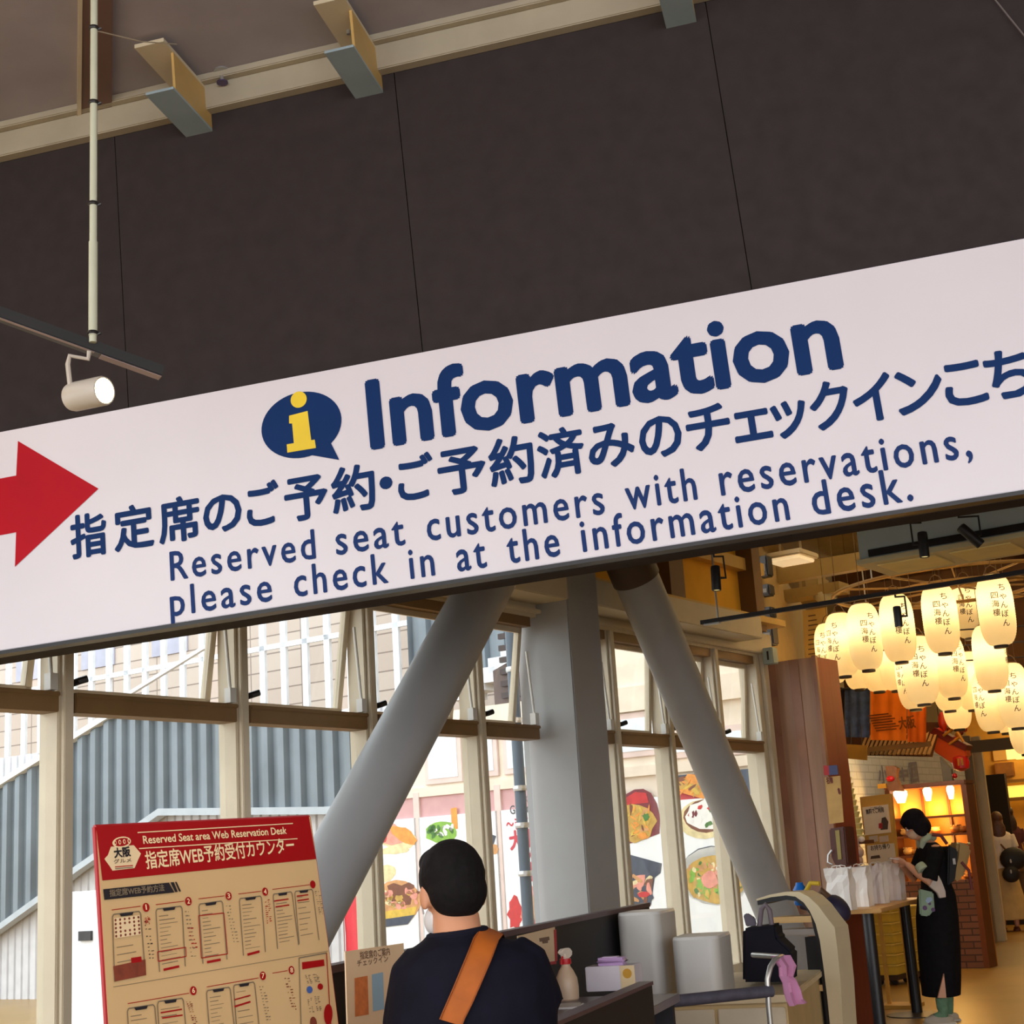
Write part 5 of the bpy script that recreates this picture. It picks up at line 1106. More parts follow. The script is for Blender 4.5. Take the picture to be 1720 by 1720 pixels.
# things beside the wooden pillar: poster, stacked cups, orange card, dispenser, bags
fr = frame(at(1385, 1382, 11.55), EDIR); w = P2(fr)
t = thing('tall_poster', 'tall tan paper poster hung beside the wooden pillar edge', 'poster', fr)
b = MB(); b.prism([w(1393, 1384), w(1417, 1381), w(1411, 1303), w(1385, 1306)], 0, .008); b.build('sheet', [mat('tan_poster', (200, 158, 92), 0.6, var=.2, scale=5)], t)
b = MB(); text(b, '串', w(1409, 1335), w(1413, 1334), h=.05, y=-.002, bold=.05); text(b, '名物', w(1389, 1317), w(1400, 1315), h=.05, y=-.002, bold=.04); b.build('writing', [mat('poster_dark_red', (110, 36, 24), 0.5)], t)
t = thing('small_flag_card', 'small red and blue card above the tall tan poster', 'card', fr)
b = MB(); b.prism([w(1384, 1302), w(1393, 1302), w(1392, 1286), w(1383, 1286)], 0, .01); b.build('red_half', [mat('flag_red', (186, 44, 50), 0.5)], t)
b = MB(); b.prism([w(1393, 1302), w(1408, 1301), w(1406, 1285), w(1392, 1286)], 0, .01); b.build('blue_half', [mat('flag_blue', (70, 76, 120), 0.5)], t)
fr = frame(at(1424, 1425, 13.0), EDIR); w = P2(fr)
zc0 = w(1440, 1412)[1]
t0_ = thing('shelf_stand', 'dark narrow shelf stand behind the white bags', 'stand', fr); zf_ = -fr.translation.z
b = MB(); b.box(-.14, .03, -.05, .3, zf_, zc0 - .25); b.build('cupboard', [mat('dark_stand', (92, 50, 34), 0.5)], t0_)
b = MB(); b.box(-.1, .13, .0, .28, zc0 - .03, zc0); b.box(-.1, -.04, .0, .28, zc0 - .25, zc0 - .03); b.build('step', [mat('dark_stand', (92, 50, 34), 0.5)], t0_)
n_ = 12; z1 = w(1424, 1294)[1]; hh = (z1 - zc0) / n_
CUPL = ['pale yellow food tub at the bottom of the tall stack', 'pale yellow food tub at the top of the tall stack']
proto = None
ords = ['lowest', 'second from the bottom', 'third from the bottom', 'fourth from the bottom', 'fifth from the bottom', 'sixth from the bottom', 'sixth from the top', 'fifth from the top', 'fourth from the top', 'third from the top', 'second from the top', 'topmost']
for i in range(n_):
    z = zc0 + i * hh; px = 1431 - 14 * i / n_; m_ = fr @ Matrix.Translation((w(px, 1412)[0] - .0 * i, .12, z))
    if proto is None:
        proto = thing('food_tub', 'x', 'tub', m_, 'stacked pale yellow tubs'); b = MB(); b.lathe([(.056, 0), (.07, hh * .78), (.07, hh * .8)], 20); b.build('tub', [mat('tub_yellow', (216, 206, 132), 0.35)], proto, smooth=True)
        b = MB(); b.lathe([(.074, hh * .8), (.075, hh * .9), (.068, hh * .97)], 20); b.build('lid', [mat('tub_lid', (232, 226, 176), 0.35)], proto, smooth=True); o = proto
    else: o = copy_tree(proto); o.matrix_world = m_
    o['label'] = 'pale yellow tub in the tall stack by the pillar, ' + ords[i]
t = thing('orange_card', 'small orange price card in front of the tub stack', 'card', fr)
b = MB(); b.prism([w(1418, 1380), w(1438, 1378), w(1436, 1363), w(1417, 1365)], -.06, -.05); b.build('card', [mat('orange_card_stock', (222, 96, 24), 0.5)], t)
b = MB(); b.tube([(w(1428, 1380)[0], -.055, w(1428, 1380)[1]), (w(1430, 1420)[0], -.055, zc0 - .25)], .006, 6); b.build('stem', [M_black], t)
fr = frame(at(1408, 1455, 11.7), EDIR); w = P2(fr)
t = thing('drink_dispenser', 'dark brown dispenser with a pale level strip, behind the bags', 'dispenser', fr)
b = MB(); q = [w(1404, 1456), w(1424, 1453), w(1418, 1388), w(1392, 1392), w(1396, 1440)]; b.prism(q, 0, .2); b.build('body', [mat('dispenser_brown', (84, 40, 30), 0.4)], t, bevel=.01)
b = MB(); b.prism([w(1408, 1444), w(1414, 1443), w(1410, 1394), w(1403, 1395)], -.006, 0); b.build('level_strip', [mat('level_strip', (150, 130, 60), 0.3)], t)
b = MB(); b.tube([(w(1399, 1428)[0], -.02, w(1399, 1428)[1]), (w(1394, 1436)[0], -.03, w(1394, 1436)[1]), (w(1393, 1448)[0], -.03, w(1393, 1448)[1]), (w(1400, 1452)[0], -.02, w(1400, 1452)[1])], .008, 8); b.build('handle', [M_steel], t, smooth=True)
DISP = t
# ---------------------------------------------------------------- high table with white paper bags
tA = at(1456, 1524, 11.6); tB = at(1518, 1508, 13.0); ZT = .94
pa = Vector((tA.x, tA.y, 0)); pb2 = Vector((tB.x, tB.y, 0)); tb = frame(pa, pb2 - pa); Lb = (pb2 - pa).length
t = thing('high_table', 'narrow wooden high table on black posts carrying the white bags', 'table', tb)
b = MB(); b.box(-.33, Lb + .04, -.17, .17, ZT - .03, ZT); b.build('top', [mat('table_top_wood', (206, 158, 92), 0.45, var=.1)], t, bevel=.006)
for x in (0.0, Lb):
    b = MB(); b.tube([(x, 0, .02), (x, 0, ZT - .03)], .044, 20); b.build('post', [mat('table_post', (34, 32, 36), 0.35)], t, smooth=True)
    b = MB(); b.lathe([(.25, 0), (.25, .008), (.05, .022)], 32, c=(x, 0, 0)); b.build('base', [mat('table_base', (70, 60, 52), 0.4)], t, smooth=True)
M_bag = mat('white_paper_bag', (240, 234, 230), 0.6, var=.03)
def paper_bag(px0, px1, pyt, pyb, Y, label, ph=0):
    fr = frame(at(px0, pyb, Y), EDIR); fr.translation.z = ZT + .001; w = P2(fr)
    t = thing('paper_bag', label, 'bag', fr, 'white paper bags on the high table')
    wd = w(px1, pyb)[0]; h = w((px0 + px1) / 2, pyt)[1]; d = .11; rr2 = random.Random(ph); n = 9
    b = MB(); vs = []; fs = []; m = 6
    ring = [(0, 0), (wd * .25, -.004), (wd * .5, .004), (wd * .75, -.004), (wd, 0), (wd, d * .5), (wd, d), (wd * .5, d), (0, d), (0, d * .5)]
    for k in range(m + 1):
        f = k / m
        for i, (x, y) in enumerate(ring):
            crease = (.014 * f * rr2.uniform(-1, 1)); pinch = .018 * math.sin(f * 3.1) if i in (5, 9) else 0
            vs.append((x + (pinch if i == 9 else -pinch) + crease * .5, y + crease, h * f + (.012 * rr2.uniform(-1, 1) if k == m else 0)))
    N_ = len(ring)
    for k in range(m):
        for i in range(N_): j = (i + 1) % N_; fs.append((k * N_ + i, k * N_ + j, k * N_ + N_ + j, k * N_ + N_ + i))
    fs.append(tuple(range(N_ - 1, -1, -1))); b.add(vs, fs); b.build('bag', [M_bag], t)
    for y in (.01, d - .01):
        b = MB(); b.tube([(wd * .3, y, h - .005), (wd * .32, y, h + .012), (wd * .5, y, h + .018), (wd * .68, y, h + .012), (wd * .7, y, h - .005)], .004, 6)
        b.build('twine_handle', [mat('bag_twine', (232, 226, 220), 0.7)], t, smooth=True)
paper_bag(1391, 1430, 1458, 1521, 11.35, 'white paper bag nearest the wooden pillar, leftmost on the high table', 1)
paper_bag(1431, 1459, 1455, 1514, 11.75, 'white paper bag second from the left on the high table', 2)
paper_bag(1460, 1486, 1452, 1510, 12.15, 'white paper bag third from the left on the high table', 3)
paper_bag(1487, 1514, 1449, 1503, 12.6, 'white paper bag nearest the woman, rightmost on the high table', 4)
# clear plastic bags behind
fr = frame(at(1441, 1452, 12.9), EDIR); w = P2(fr)
t = thing('plastic_bag', 'crumpled clear plastic bag of white tops left of the notice stand', 'bag', fr)
b = MB(); rp2 = random.Random(4)
for i in range(5): b.ell((rp2.uniform(-.05, .05), .05, .03 + i * .035), .055, .05, .05)
b.build('body', [mat('frosted_plastic', (196, 166, 150), 0.3)], t, smooth=True)
b = MB(); b.ell((-.03, .05, .2), .03, .03, .025); b.ell((.035, .05, .205), .03, .03, .025); b.build('white_tops', [mat('white_caps', (236, 228, 220), 0.5)], t, smooth=True)
b = MB(); b.box(-.09, .09, -.02, .12, -.04, -.022); b.box(-.03, .03, .02, .08, -fr.translation.z, -.04); b.build('pedestal', [mat('dark_stand', (92, 50, 34), 0.5)], t)
# ---------------------------------------------------------------- yellow crates
M_cr = mat('crate_yellow', (206, 172, 62), 0.45)
def crates(px0, px1, pyb, Y, n, h, labels, start=.1):
    fr = frame(at(px0, pyb, Y), EDIR); fr.translation.z = 0; w = P2(fr); wd = w(px1, pyb)[0]
    t = thing('crate_dolly', labels[0], 'dolly', fr)
    b = MB(); b.box(-.01, wd + .01, 0, .42, .05, start - .002); b.build('frame', [mat('dolly_dark', (60, 40, 28), 0.6)], t)
    for x in (.05, wd - .05):
        for y in (.05, .36): b = MB(); b.T = Matrix.Translation((x, y, .03)) @ Matrix.Rotation(math.pi / 2, 4, 'X'); b.lathe([(.03, -.012), (.03, .012)], 14); b.build('wheel', [M_black], t)
    p0 = None
    for i in range(n):
        m_ = fr @ Matrix.Translation((0, 0, start + i * h))
        if p0 is None:
            p0 = thing('yellow_crate', 'x', 'crate', m_, labels[1]); b = MB(); b.box(0, wd, 0, .4, 0, h * .82); b.build('body', [M_cr], p0, bevel=.006)
            b = MB(); b.box(-.012, wd + .012, -.014, .41, h * .82, h * .98); b.build('rim', [mat('crate_rim', (226, 196, 96), 0.4)], p0, bevel=.004); o = p0
        else: o = copy_tree(p0); o.matrix_world = m_
        o['label'] = labels[2] + ', ' + (['lowest', 'second up', 'third up', 'fourth up', 'fifth up', 'sixth up', 'topmost'][i] if i < n - 1 else 'topmost')
crates(1467, 1507, 1636, 15.8, 7, .102, ('dark dolly under the crate stack beneath the bags', 'yellow crates below the high table', 'yellow crate in the stack seen between the table posts'))
crates(1516, 1540, 1628, 16.0, 6, .108, ('dark dolly under the crate stack beside the woman', 'yellow crates beside the woman', 'yellow crate in the stack between right post and woman'))
# ---------------------------------------------------------------- red festival ornament
fr = frame(at(1600, 1270, 14.8), EDIR); w = P2(fr)
M_lac = mat('red_lacquer', (190, 44, 20), 0.3, var=.12); M_lacd = mat('dark_red_lacquer', (110, 26, 16), 0.35); M_gold = mat('gold_leaf', (222, 160, 60), 0.35, metal=.5)
t = thing('festival_ornament', 'red lacquer festival ornament with gold trim below the lanterns', 'ornament', fr)
b = MB(); b.prism([w(1602, 1284), w(1624, 1270), w(1622, 1256), w(1564, 1230), w(1568, 1262)], 0, .14); b.build('keel', [mat('orange_lacquer', (206, 78, 24), 0.35)], t, bevel=.01)
b = MB(); b.prism([w(1563, 1232), w(1622, 1262), w(1626, 1252), w(1570, 1222)], -.02, .16); b.build('rail', [M_lacd], t, bevel=.006)
b = MB(); b.ell((*w(1580, 1212)[:1], .06, w(1580, 1212)[1]), .045, .05, .1); b.ell((w(1576, 1232)[0], .05, w(1576, 1232)[1]), .05, .05, .06); b.build('figurehead', [M_lac], t, smooth=True)
rq = random.Random(8)
for i in range(7):
    q = w(1590 + i * 4.2, 1228 + rq.uniform(-8, 14)); b = MB(); b.ell((q[0], .05 + rq.uniform(-.05, .05), q[1]), .03, .03, .03); b.build('ball', [[M_lac, M_gold, M_lacd][i % 3]], t, smooth=True)
for p_, q_ in (((1586, 1236), (1606, 1222)), ((1596, 1250), (1614, 1238)), ((1602, 1216), (1620, 1246))):
    a = w(*p_); c = w(*q_); b = MB(); b.tube([(a[0], -.03, a[1]), (c[0], -.03, c[1])], .014, 8); b.build('gold_bar', [M_gold], t)
b = MB(); a = w(1606, 1212); b.tube([(a[0] + .035 * math.cos(u), .02, a[1] + .045 * math.sin(u)) for u in [6.2832 * i / 20 for i in range(21)]], .01, 8); b.build('gold_hoop', [M_gold], t)
for i in range(2): b = MB(); b.tube([(w(1575 + 40 * i, 1225)[0], .07, w(1575, 1225)[1]), (w(1575 + 40 * i, 1225)[0], .07, 3.6 - fr.translation.z)], .004, 6); b.build('cord', [M_black], t)
t = thing('red_drum', 'red round lantern with gold bands hanging under the festival ornament', 'lantern', fr)
a = w(1611, 1281); b = MB(); b.lathe([(.03, -.08), (.075, -.055), (.085, 0), (.075, .055), (.03, .08)], 24, c=(a[0], .05, a[1])); b.build('body', [mat('drum_red', (196, 26, 22), 0.35)], t, smooth=True)
for i in (-1, 1): b = MB(); b.box(a[0] + .025 + i * .018 - .008, a[0] + .025 + i * .018 + .01, -.045, -.03, a[1] - .03, a[1] + .04); b.build('gold_band', [M_gold], t)
b = MB(); b.tube([(a[0], .05, a[1] + .08), (a[0], .05, a[1] + .14)], .004, 6); b.build('cord', [M_black], t)
t = thing('red_ball', 'small shiny red ball hanging below the red round lantern', 'ball', fr)
a = w(1602, 1303); b = MB(); b.ell((a[0], .03, a[1]), .026, .026, .026); b.build('ball', [mat('shiny_red', (206, 24, 34), 0.2)], t, smooth=True)
b = MB(); b.tube([(a[0], .03, a[1] + .02), (a[0] + .02, .04, a[1] + .1)], .003, 6); b.build('cord', [M_black], t)
t = thing('paper_ornament', 'brown carved ornament with a red knob standing on the display cabinet', 'ornament', frame(at(1497, 1330, 17.2), EDIR)); w = P2(t.matrix_world.copy())
b = MB(); b.prism([w(1492, 1328), w(1516, 1329), w(1510, 1318), w(1505, 1306), w(1507, 1290), w(1500, 1286), w(1487, 1287)], 0, .08); b.build('carving', [mat('carved_brown', (126, 74, 40), 0.6, var=.25, scale=14)], t)
a = w(1496, 1308); b = MB(); b.ell((a[0], -.01, a[1]), .05, .03, .032); b.build('red_knob', [mat('shiny_red', (206, 24, 34), 0.2)], t, smooth=True)
a = w(1480, 1312); b = MB(); b.box(a[0] - .05, a[0] + .05, 0, .05, a[1] - .08, a[1] - .03); b.build('gold_foot', [M_gold], t)
# ---------------------------------------------------------------- people
def fuse(mb, name, mats, parent, voxel=.007, it=5, M=None):
    "one continuous skin grown over the joined forms"
    me = bpy.data.meshes.new('form'); me.from_pydata([tuple(p) for p in mb.v], [], mb.f); o = bpy.data.objects.new('form', me); C.objects.link(o)
    r = o.modifiers.new('r', 'REMESH'); r.mode = 'VOXEL'; r.voxel_size = voxel
    s = o.modifiers.new('s', 'SMOOTH'); s.iterations = it; s.factor = .5
    dg = bpy.context.evaluated_depsgraph_get(); m2 = bpy.data.meshes.new_from_object(o.evaluated_get(dg)); bpy.data.objects.remove(o); bpy.data.meshes.remove(me)
    m2.name = name; m2.materials.clear()
    for q in (mats if isinstance(mats, (list, tuple)) else [mats]): m2.materials.append(q)
    for p in m2.polygons: p.use_smooth = True; p.material_index = 0
    n = bpy.data.objects.new(name, m2); C.objects.link(n); n.parent = parent
    return n
def loft(b, secs, n=20, m=0):
    "stack of ellipses (cx, cy, z, rx, ry)"
    vs = []; fs = []
    for cx, cy, z, rx, ry in secs:
        for j in range(n): a = 2 * math.pi * j / n; vs.append((cx + rx * math.cos(a), cy + ry * math.sin(a), z))
    for i in range(len(secs) - 1):
        for j in range(n): k = (j + 1) % n; fs.append((i * n + j, i * n + k, i * n + n + k, i * n + n + j))
    fs += [tuple(range(n - 1, -1, -1)), tuple(range((len(secs) - 1) * n, len(secs) * n))]
    b.add(vs, fs, m)
def hand(b, wrist, d, up_, s=1.0, curl=.5, side=1):
    d = Vector(d).normalized(); up_ = Vector(up_); up_ = (up_ - d * up_.dot(d)).normalized(); lat = d.cross(up_) * side; wr = Vector(wrist)
    R = Matrix((lat, d, up_)).transposed()
    b.ell(wr + d * .045 * s, .04 * s, .052 * s, .016 * s, R=R)
    for i, (o, ln) in enumerate(((-.029, .066), (-.0095, .076), (.0105, .071), (.029, .056))):
        p0 = wr + d * .075 * s + lat * o * s; q = ln * s
        p1 = p0 + d * q * .45 - up_ * q * .15 * curl; p2 = p1 + (d * (1 - curl * .6) - up_ * curl).normalized() * q * .32; p3 = p2 + (d * (1 - curl) - up_ * curl * 1.3).normalized() * q * .25
        b.tube([p0 - d * .02 * s, p0, p1, p2, p3], [.0095 * s, .0095 * s, .0088 * s, .008 * s, .0068 * s], 8)
    p0 = wr + d * .028 * s - lat * .034 * s
    b.tube([p0 + lat * .012 * s, p0, p0 + d * .03 * s - lat * .02 * s - up_ * .01 * s, p0 + d * .055 * s - lat * .022 * s - up_ * .018 * s], [.0125 * s, .012 * s, .0105 * s, .008 * s], 8)
def head(b, c, R, s=1.0):
    "skull, jaw, brow, nose, ears; +y of R is the face direction"
    def P(x, y, z): return Vector(c) + R @ (Vector((x, y, z)) * s)
    b.ell(P(0, -.012, .02), .074 * s, .092 * s, .094 * s, R=R); b.ell(P(0, .022, -.045), .057 * s, .066 * s, .066 * s, R=R)
    b.ell(P(0, .05, -.085), .03 * s, .028 * s, .022 * s, R=R)
    b.tube([P(0, .082, .01), P(0, .098, -.022), P(0, .09, -.032)], [.008 * s, .0135 * s, .012 * s], 8)
    b.ell(P(0, .078, -.056), .022 * s, .012 * s, .009 * s, R=R)
    for sx in (-1, 1):
        b.ell(P(sx * .076, -.008, -.012), .009 * s, .02 * s, .031 * s, R=R); b.ell(P(sx * .03, .07, .022), .02 * s, .014 * s, .008 * s, R=R)
def eyes(t, c, R, s, m_white, m_dark):
    for sx in (-1, 1):
        b = MB(); p = Vector(c) + R @ (Vector((sx * .029, .073, .004)) * s); b.ell(p, .012 * s, .011 * s, .009 * s, R=R); e = b.build('eye', [m_white], t, smooth=True)
        b = MB(); p = Vector(c) + R @ (Vector((sx * .029, .0815, .004)) * s); b.ell(p, .005 * s, .004 * s, .005 * s, R=R); b.build('iris', [m_dark], e, smooth=True)
def limb(b, pts, rs, n=12): b.tube(pts, rs, n)
M_skin = mat('skin', (206, 146, 112), 0.55, var=.05, scale=10); M_hair = mat('black_hair', (20, 17, 19), 0.8, var=.3, scale=60, bump=.3)
M_eyew = mat('eye_white', (232, 228, 222), 0.3); M_eyed = mat('eye_dark', (30, 20, 18), 0.3)
# ---- the man at the counter, seen from behind
YM = 3.55
base = at(790, 1650, YM); fr = frame(Vector((base.x, YM, 0)), Vector((1, 0, 0))); w = P2(fr)
man = thing('person', 'person in a navy shirt with an orange strap, seen from behind at the counter', 'person', fr)
def V(px, py, y=0.0): q = w(px, py); return Vector((q[0], y, q[1]))
s_ = V(812, 1490).x - V(700, 1490).x; hs = s_ / .163
Rh = Matrix.Rotation(math.radians(24), 3, 'Z') @ Matrix.Rotation(math.radians(-14), 3, 'X')
hc = V(757, 1500, .02)
b = MB(); head(b, hc, Rh, hs)
b.tube([V(772, 1590, -.01), V(768, 1562, -.005), hc + Vector((.008, -.01, -.05))], [.066, .056, .055], 16)
TS = [(772, 1580, .075, .06), (776, 1600, .12, .085), (790, 1640, .165, .1), (793, 1700, .175, .115)]
sec = [(V(px, py).x, .0, V(px, py).z, rx, ry) for px, py, rx, ry in TS][::-1]
zS = sec[0][2]; cx = sec[0][0]
loft(b, [(cx, .02, .70, .15, .12), (cx, .02, .80, .15, .12), (cx, .01, .93, .14, .105)] + sec)
shR = V(878, 1622, -.0); elR = V(909, 1706, .03); shL = V(700, 1640, -.0); elL = V(682, 1745, .03)
wrR = elR + Vector((-.05, .22, .02)); wrL = elL + Vector((.06, .21, .05))
limb(b, [shR, (shR + elR) / 2, elR, elR + Vector((-.02, .09, .005)), wrR], [.05, .046, .038, .037, .026]); limb(b, [shL, (shL + elL) / 2, elL, elL + Vector((.02, .09, .02)), wrL], [.05, .046, .038, .037, .026])
hand(b, wrR, (-.25, 1, -.05), (0, 0, 1), .95, .5, -1); hand(b, wrL, (.25, 1, -.05), (0, 0, 1), .95, .5, 1)
for sx in (-1, 1):
    hp = Vector((cx + sx * .085, .02, .72)); kn = Vector((cx + sx * .1, .07, .41)); an = Vector((cx + sx * .1, -.01, .09))
    limb(b, [hp, (hp + kn) / 2, kn, (kn + an) / 2 + Vector((0, -.015, 0)), an, an + Vector((0, .1, -.05))], [.085, .075, .056, .052, .036, .03])
fuse(b, 'body', [M_skin], man, .0065, 4)
# hair
b = MB(); Rq = Rh
def HP(x, y, z): return hc + Rq @ (Vector((x, y, z)) * hs)
b.ell(HP(0, -.02, .034), .081 * hs, .1 * hs, .092 * hs, R=Rq); b.ell(HP(0, -.045, -.005), .075 * hs, .066 * hs, .07 * hs, R=Rq); b.ell(HP(.0, -.052, -.04), .058 * hs, .042 * hs, .034 * hs, R=Rq)
b.ell(HP(0, .03, .085), .062 * hs, .055 * hs, .04 * hs, R=Rq)
fuse(b, 'hair', [M_hair], man, .006, 3)
# face mask with ear loop
b = MB(); b.ell(HP(0, .035, -.055), .064 * hs, .07 * hs, .052 * hs, R=Rq); fuse(b, 'face_mask', [mat('mask_white', (226, 224, 226), 0.7)], man, .006, 3)
b = MB(); b.tube([HP(-.06, .05, -.035), HP(-.076, .01, -.02), HP(-.08, -.012, 0)], .0025, 6); b.build('mask_loop', [mat('mask_white', (226, 224, 226), 0.7)], man)
eyes(man, hc, Rh, hs, M_eyew, M_eyed)
# shirt
M_navyshirt = mat('navy_shirt', (15, 15, 29), 0.8, var=.2, scale=18, bump=.15)
b = MB()
SH = [(769, 1565, .068, .064), (773, 1577, .088, .075), (783, 1588, .128, .098), (790, 1612, .168, .118), (792, 1650, .188, .132), (793, 1705, .196, .14)]
sec = [(V(px, py).x, -.0, V(px, py).z, rx, ry) for px, py, rx, ry in SH][::-1]
loft(b, [(cx, .02, .76, .185, .145), (cx, .015, .9, .18, .14)] + sec, 28)
limb(b, [V(852, 1600), shR + Vector((-.0, 0, .0)), (shR * .45 + elR * .55), shR * .12 + elR * .88], [.052, .063, .063, .062], 16)
limb(b, [V(716, 1612), shL, (shL * .45 + elL * .55), shL * .12 + elL * .88], [.052, .063, .063, .062], 16)
shirt = fuse(b, 'shirt', [M_navyshirt], man, .007, 6)
b = MB(); b.tube([HP(0, 0, 0) * 0 + V(768, 1565, 0) + Vector((.064 * math.cos(a), .062 * math.sin(a), .005 * math.cos(a) - .004)) for a in [2 * math.pi * i / 28 for i in range(29)]], .0095, 8, cap=False); b.build('collar', [mat('navy_collar', (20, 20, 34), 0.8)], man, smooth=True)
b = MB()
for sx in (-1, 1):
    hp = Vector((cx + sx * .085, .02, .74)); kn = Vector((cx + sx * .1, .07, .41)); an = Vector((cx + sx * .1, -.01, .1)); limb(b, [hp, (hp + kn) / 2, kn, (kn + an) / 2, an], [.1, .09, .072, .066, .06], 14)
loft(b, [(cx, .02, .66, .17, .14), (cx, .02, .8, .175, .14)]); fuse(b, 'trousers', [mat('dark_trousers', (40, 40, 48), 0.8)], man, .008, 4)
for sx in (-1, 1): b = MB(); b.ell((cx + sx * .1, .04, .04), .048, .13, .042); b.box(cx + sx * .1 - .045, cx + sx * .1 + .045, -.085, .165, 0, .02); fuse(b, 'shoe', [mat('black_shoe', (28, 26, 28), 0.5)], man, .006, 3)
# the strap lies on the shirt: lines of sight dropped onto its surface
from mathutils.bvhtree import BVHTree
bv = BVHTree.FromPolygons([v.co.copy() for v in shirt.data.vertices], [tuple(p.vertices) for p in shirt.data.polygons])
fi = fr.inverted(); oc = fi @ CAMP
def onshirt(px, py, lift=.008):
    d = fi.to_3x3() @ ray(px, py); h_ = bv.ray_cast(oc, d)
    if h_[0] is None: return None
    return h_[0] + h_[1] * lift
Lf = [(801, 1571), (796, 1580), (788, 1600), (778, 1624), (768, 1648), (757, 1674), (746, 1700), (741, 1712)]
Rt = [(835, 1586), (832, 1592), (824, 1614), (814, 1637), (804, 1660), (793, 1685), (781, 1710), (776, 1722)]
vs = []; ok = True; fs = []; m = 5; rowsS = []
for (xa, ya), (xb, yb) in zip(Lf, Rt):
    row = []
    for j in range(m):
        f = j / (m - 1); p = onshirt(xa + (xb - xa) * f, ya + (yb - ya) * f)
        row.append(p)
    if all(p is not None for p in row): rowsS.append(row)
if len(rowsS) > 2:
    top = rowsS[0]; rowsS.insert(0, [p + Vector((.012, .06, .012)) for p in top]); rowsS.insert(0, [p + Vector((.02, .13, -.02)) for p in top])
    vs = [p for r in rowsS for p in r]; nn = len(rowsS)
    fs = [(i * m + j, i * m + m + j, i * m + m + j + 1, i * m + j + 1) for i in range(nn - 1) for j in range(m - 1)]
    n0 = len(vs); off = [v + Vector((0, .004, -.001)) for v in vs]; b = MB(); b.add(vs, fs); b.add(off, [f[::-1] for f in fs])
    b.build('shoulder_strap', [mat('orange_strap', (168, 86, 12), 0.7, var=.12, scale=20)], man, smooth=True)
    r0 = rowsS[2]; r1 = rowsS[3]; e = rowsS[-1]; e2 = rowsS[-2]
    b = MB()
    for ed in (0, m - 1): b.tube([r[ed] + Vector((0, -.002, 0)) for r in rowsS[2:]], .0018, 6)
    b.build('strap_edge', [mat('strap_stitch', (140, 70, 12), 0.7)], man)
# ---- the woman reading at the high table
YW = 12.35
base = at(1575, 1600, YW); fr = frame(Vector((base.x, YW, 0)), Vector((1, 0, 0))); w = P2(fr)
wom = thing('person', 'person with black bob hair and long black skirt reading a phone at the high table', 'person', fr)
Rw = Matrix.Rotation(math.radians(80), 3, 'Z') @ Matrix.Rotation(math.radians(-32), 3, 'X')      # face towards -x, head bowed
hc = V(1536, 1386, 0); hs = .98
b = MB(); head(b, hc, Rw, hs)
b.tube([V(1560, 1420, 0), V(1553, 1408, 0), hc + Vector((.03, 0, -.04))], [.06, .05, .05], 14)
zf = lambda px, py, rx, ry, y=0: (V(px, py).x, y, V(px, py).z, rx, ry)
loft(b, [zf(1573, 1520, .10, .155), zf(1572, 1495, .095, .14), zf(1570, 1465, .09, .13), zf(1567, 1440, .095, .155), zf(1563, 1422, .075, .14), zf(1560, 1414, .05, .07)])
for sy, (sh_, el_, wr_) in ((-1, (V(1564, 1428, -.16), V(1549, 1482, -.2), V(1519, 1451, -.08))), (1, (V(1560, 1428, .16), V(1543, 1476, .18), V(1517, 1450, .05)))):
    limb(b, [sh_, (sh_ + el_) / 2, el_, (el_ + wr_) / 2, wr_], [.046, .042, .036, .034, .024]); hand(b, wr_, V(1506, 1444, -.02) - wr_, (0.1, -sy * .8, .6), .9, .6, sy)
for sy in (-1, 1):
    hp = V(1573, 1520, sy * .085); kn = V(1573, 1600, sy * .085); an = V(1578 if sy < 0 else 1597, 1697 if sy < 0 else 1690, sy * .09); an.z = .08
    limb(b, [hp, (hp + kn) / 2, kn, (kn + an) / 2 + Vector((.012, 0, 0)), an, an + Vector((-.07, 0, -.045))], [.085, .075, .055, .05, .034, .03])
fuse(b, 'body', [mat('fair_skin', (214, 160, 128), 0.55, var=.04)], wom, .0075, 3)
def HP2(x, y, z): return hc + Rw @ (Vector((x, y, z)) * hs)
b = MB(); b.ell(HP2(0, -.018, .04), .088, .104, .09, R=Rw); b.ell(HP2(0, -.05, -.03), .085, .07, .085, R=Rw)
for sx in (-1, 1): b.ell(HP2(sx * .072, -.015, -.03), .022, .055, .085, R=Rw)
b.ell(HP2(0, .045, .07), .07, .04, .03, R=Rw); fuse(b, 'hair', [mat('bob_hair', (20, 14, 20), 0.78, var=.3, scale=50)], wom, .007, 3)
eyes(wom, hc, Rw, hs, M_eyew, M_eyed)
b = MB(); b.ell(HP2(0, .036, -.05), .06, .066, .046, R=Rw); fuse(b, 'face_mask', [mat('mask_warm_white', (222, 190, 162), 0.7)], wom, .007, 3)
M_blk = mat('black_knit', (20, 19, 22), 0.85, var=.2, scale=25)
b = MB(); loft(b, [zf(1574, 1496, .125, .165), zf(1572, 1482, .115, .155), zf(1570, 1462, .108, .15), zf(1567, 1440, .108, .17), zf(1563, 1424, .085, .15), zf(1560, 1415, .06, .085)], 24)
for sy, sh_, el_ in ((-1, V(1564, 1428, -.15), V(1549, 1482, -.2)), (1, V(1560, 1428, .15), V(1543, 1476, .18))): limb(b, [sh_, (sh_ + el_) / 2, sh_ * .08 + el_ * .92], [.062, .06, .066], 14)
fuse(b, 'black_top', [M_blk], wom, .009, 5)
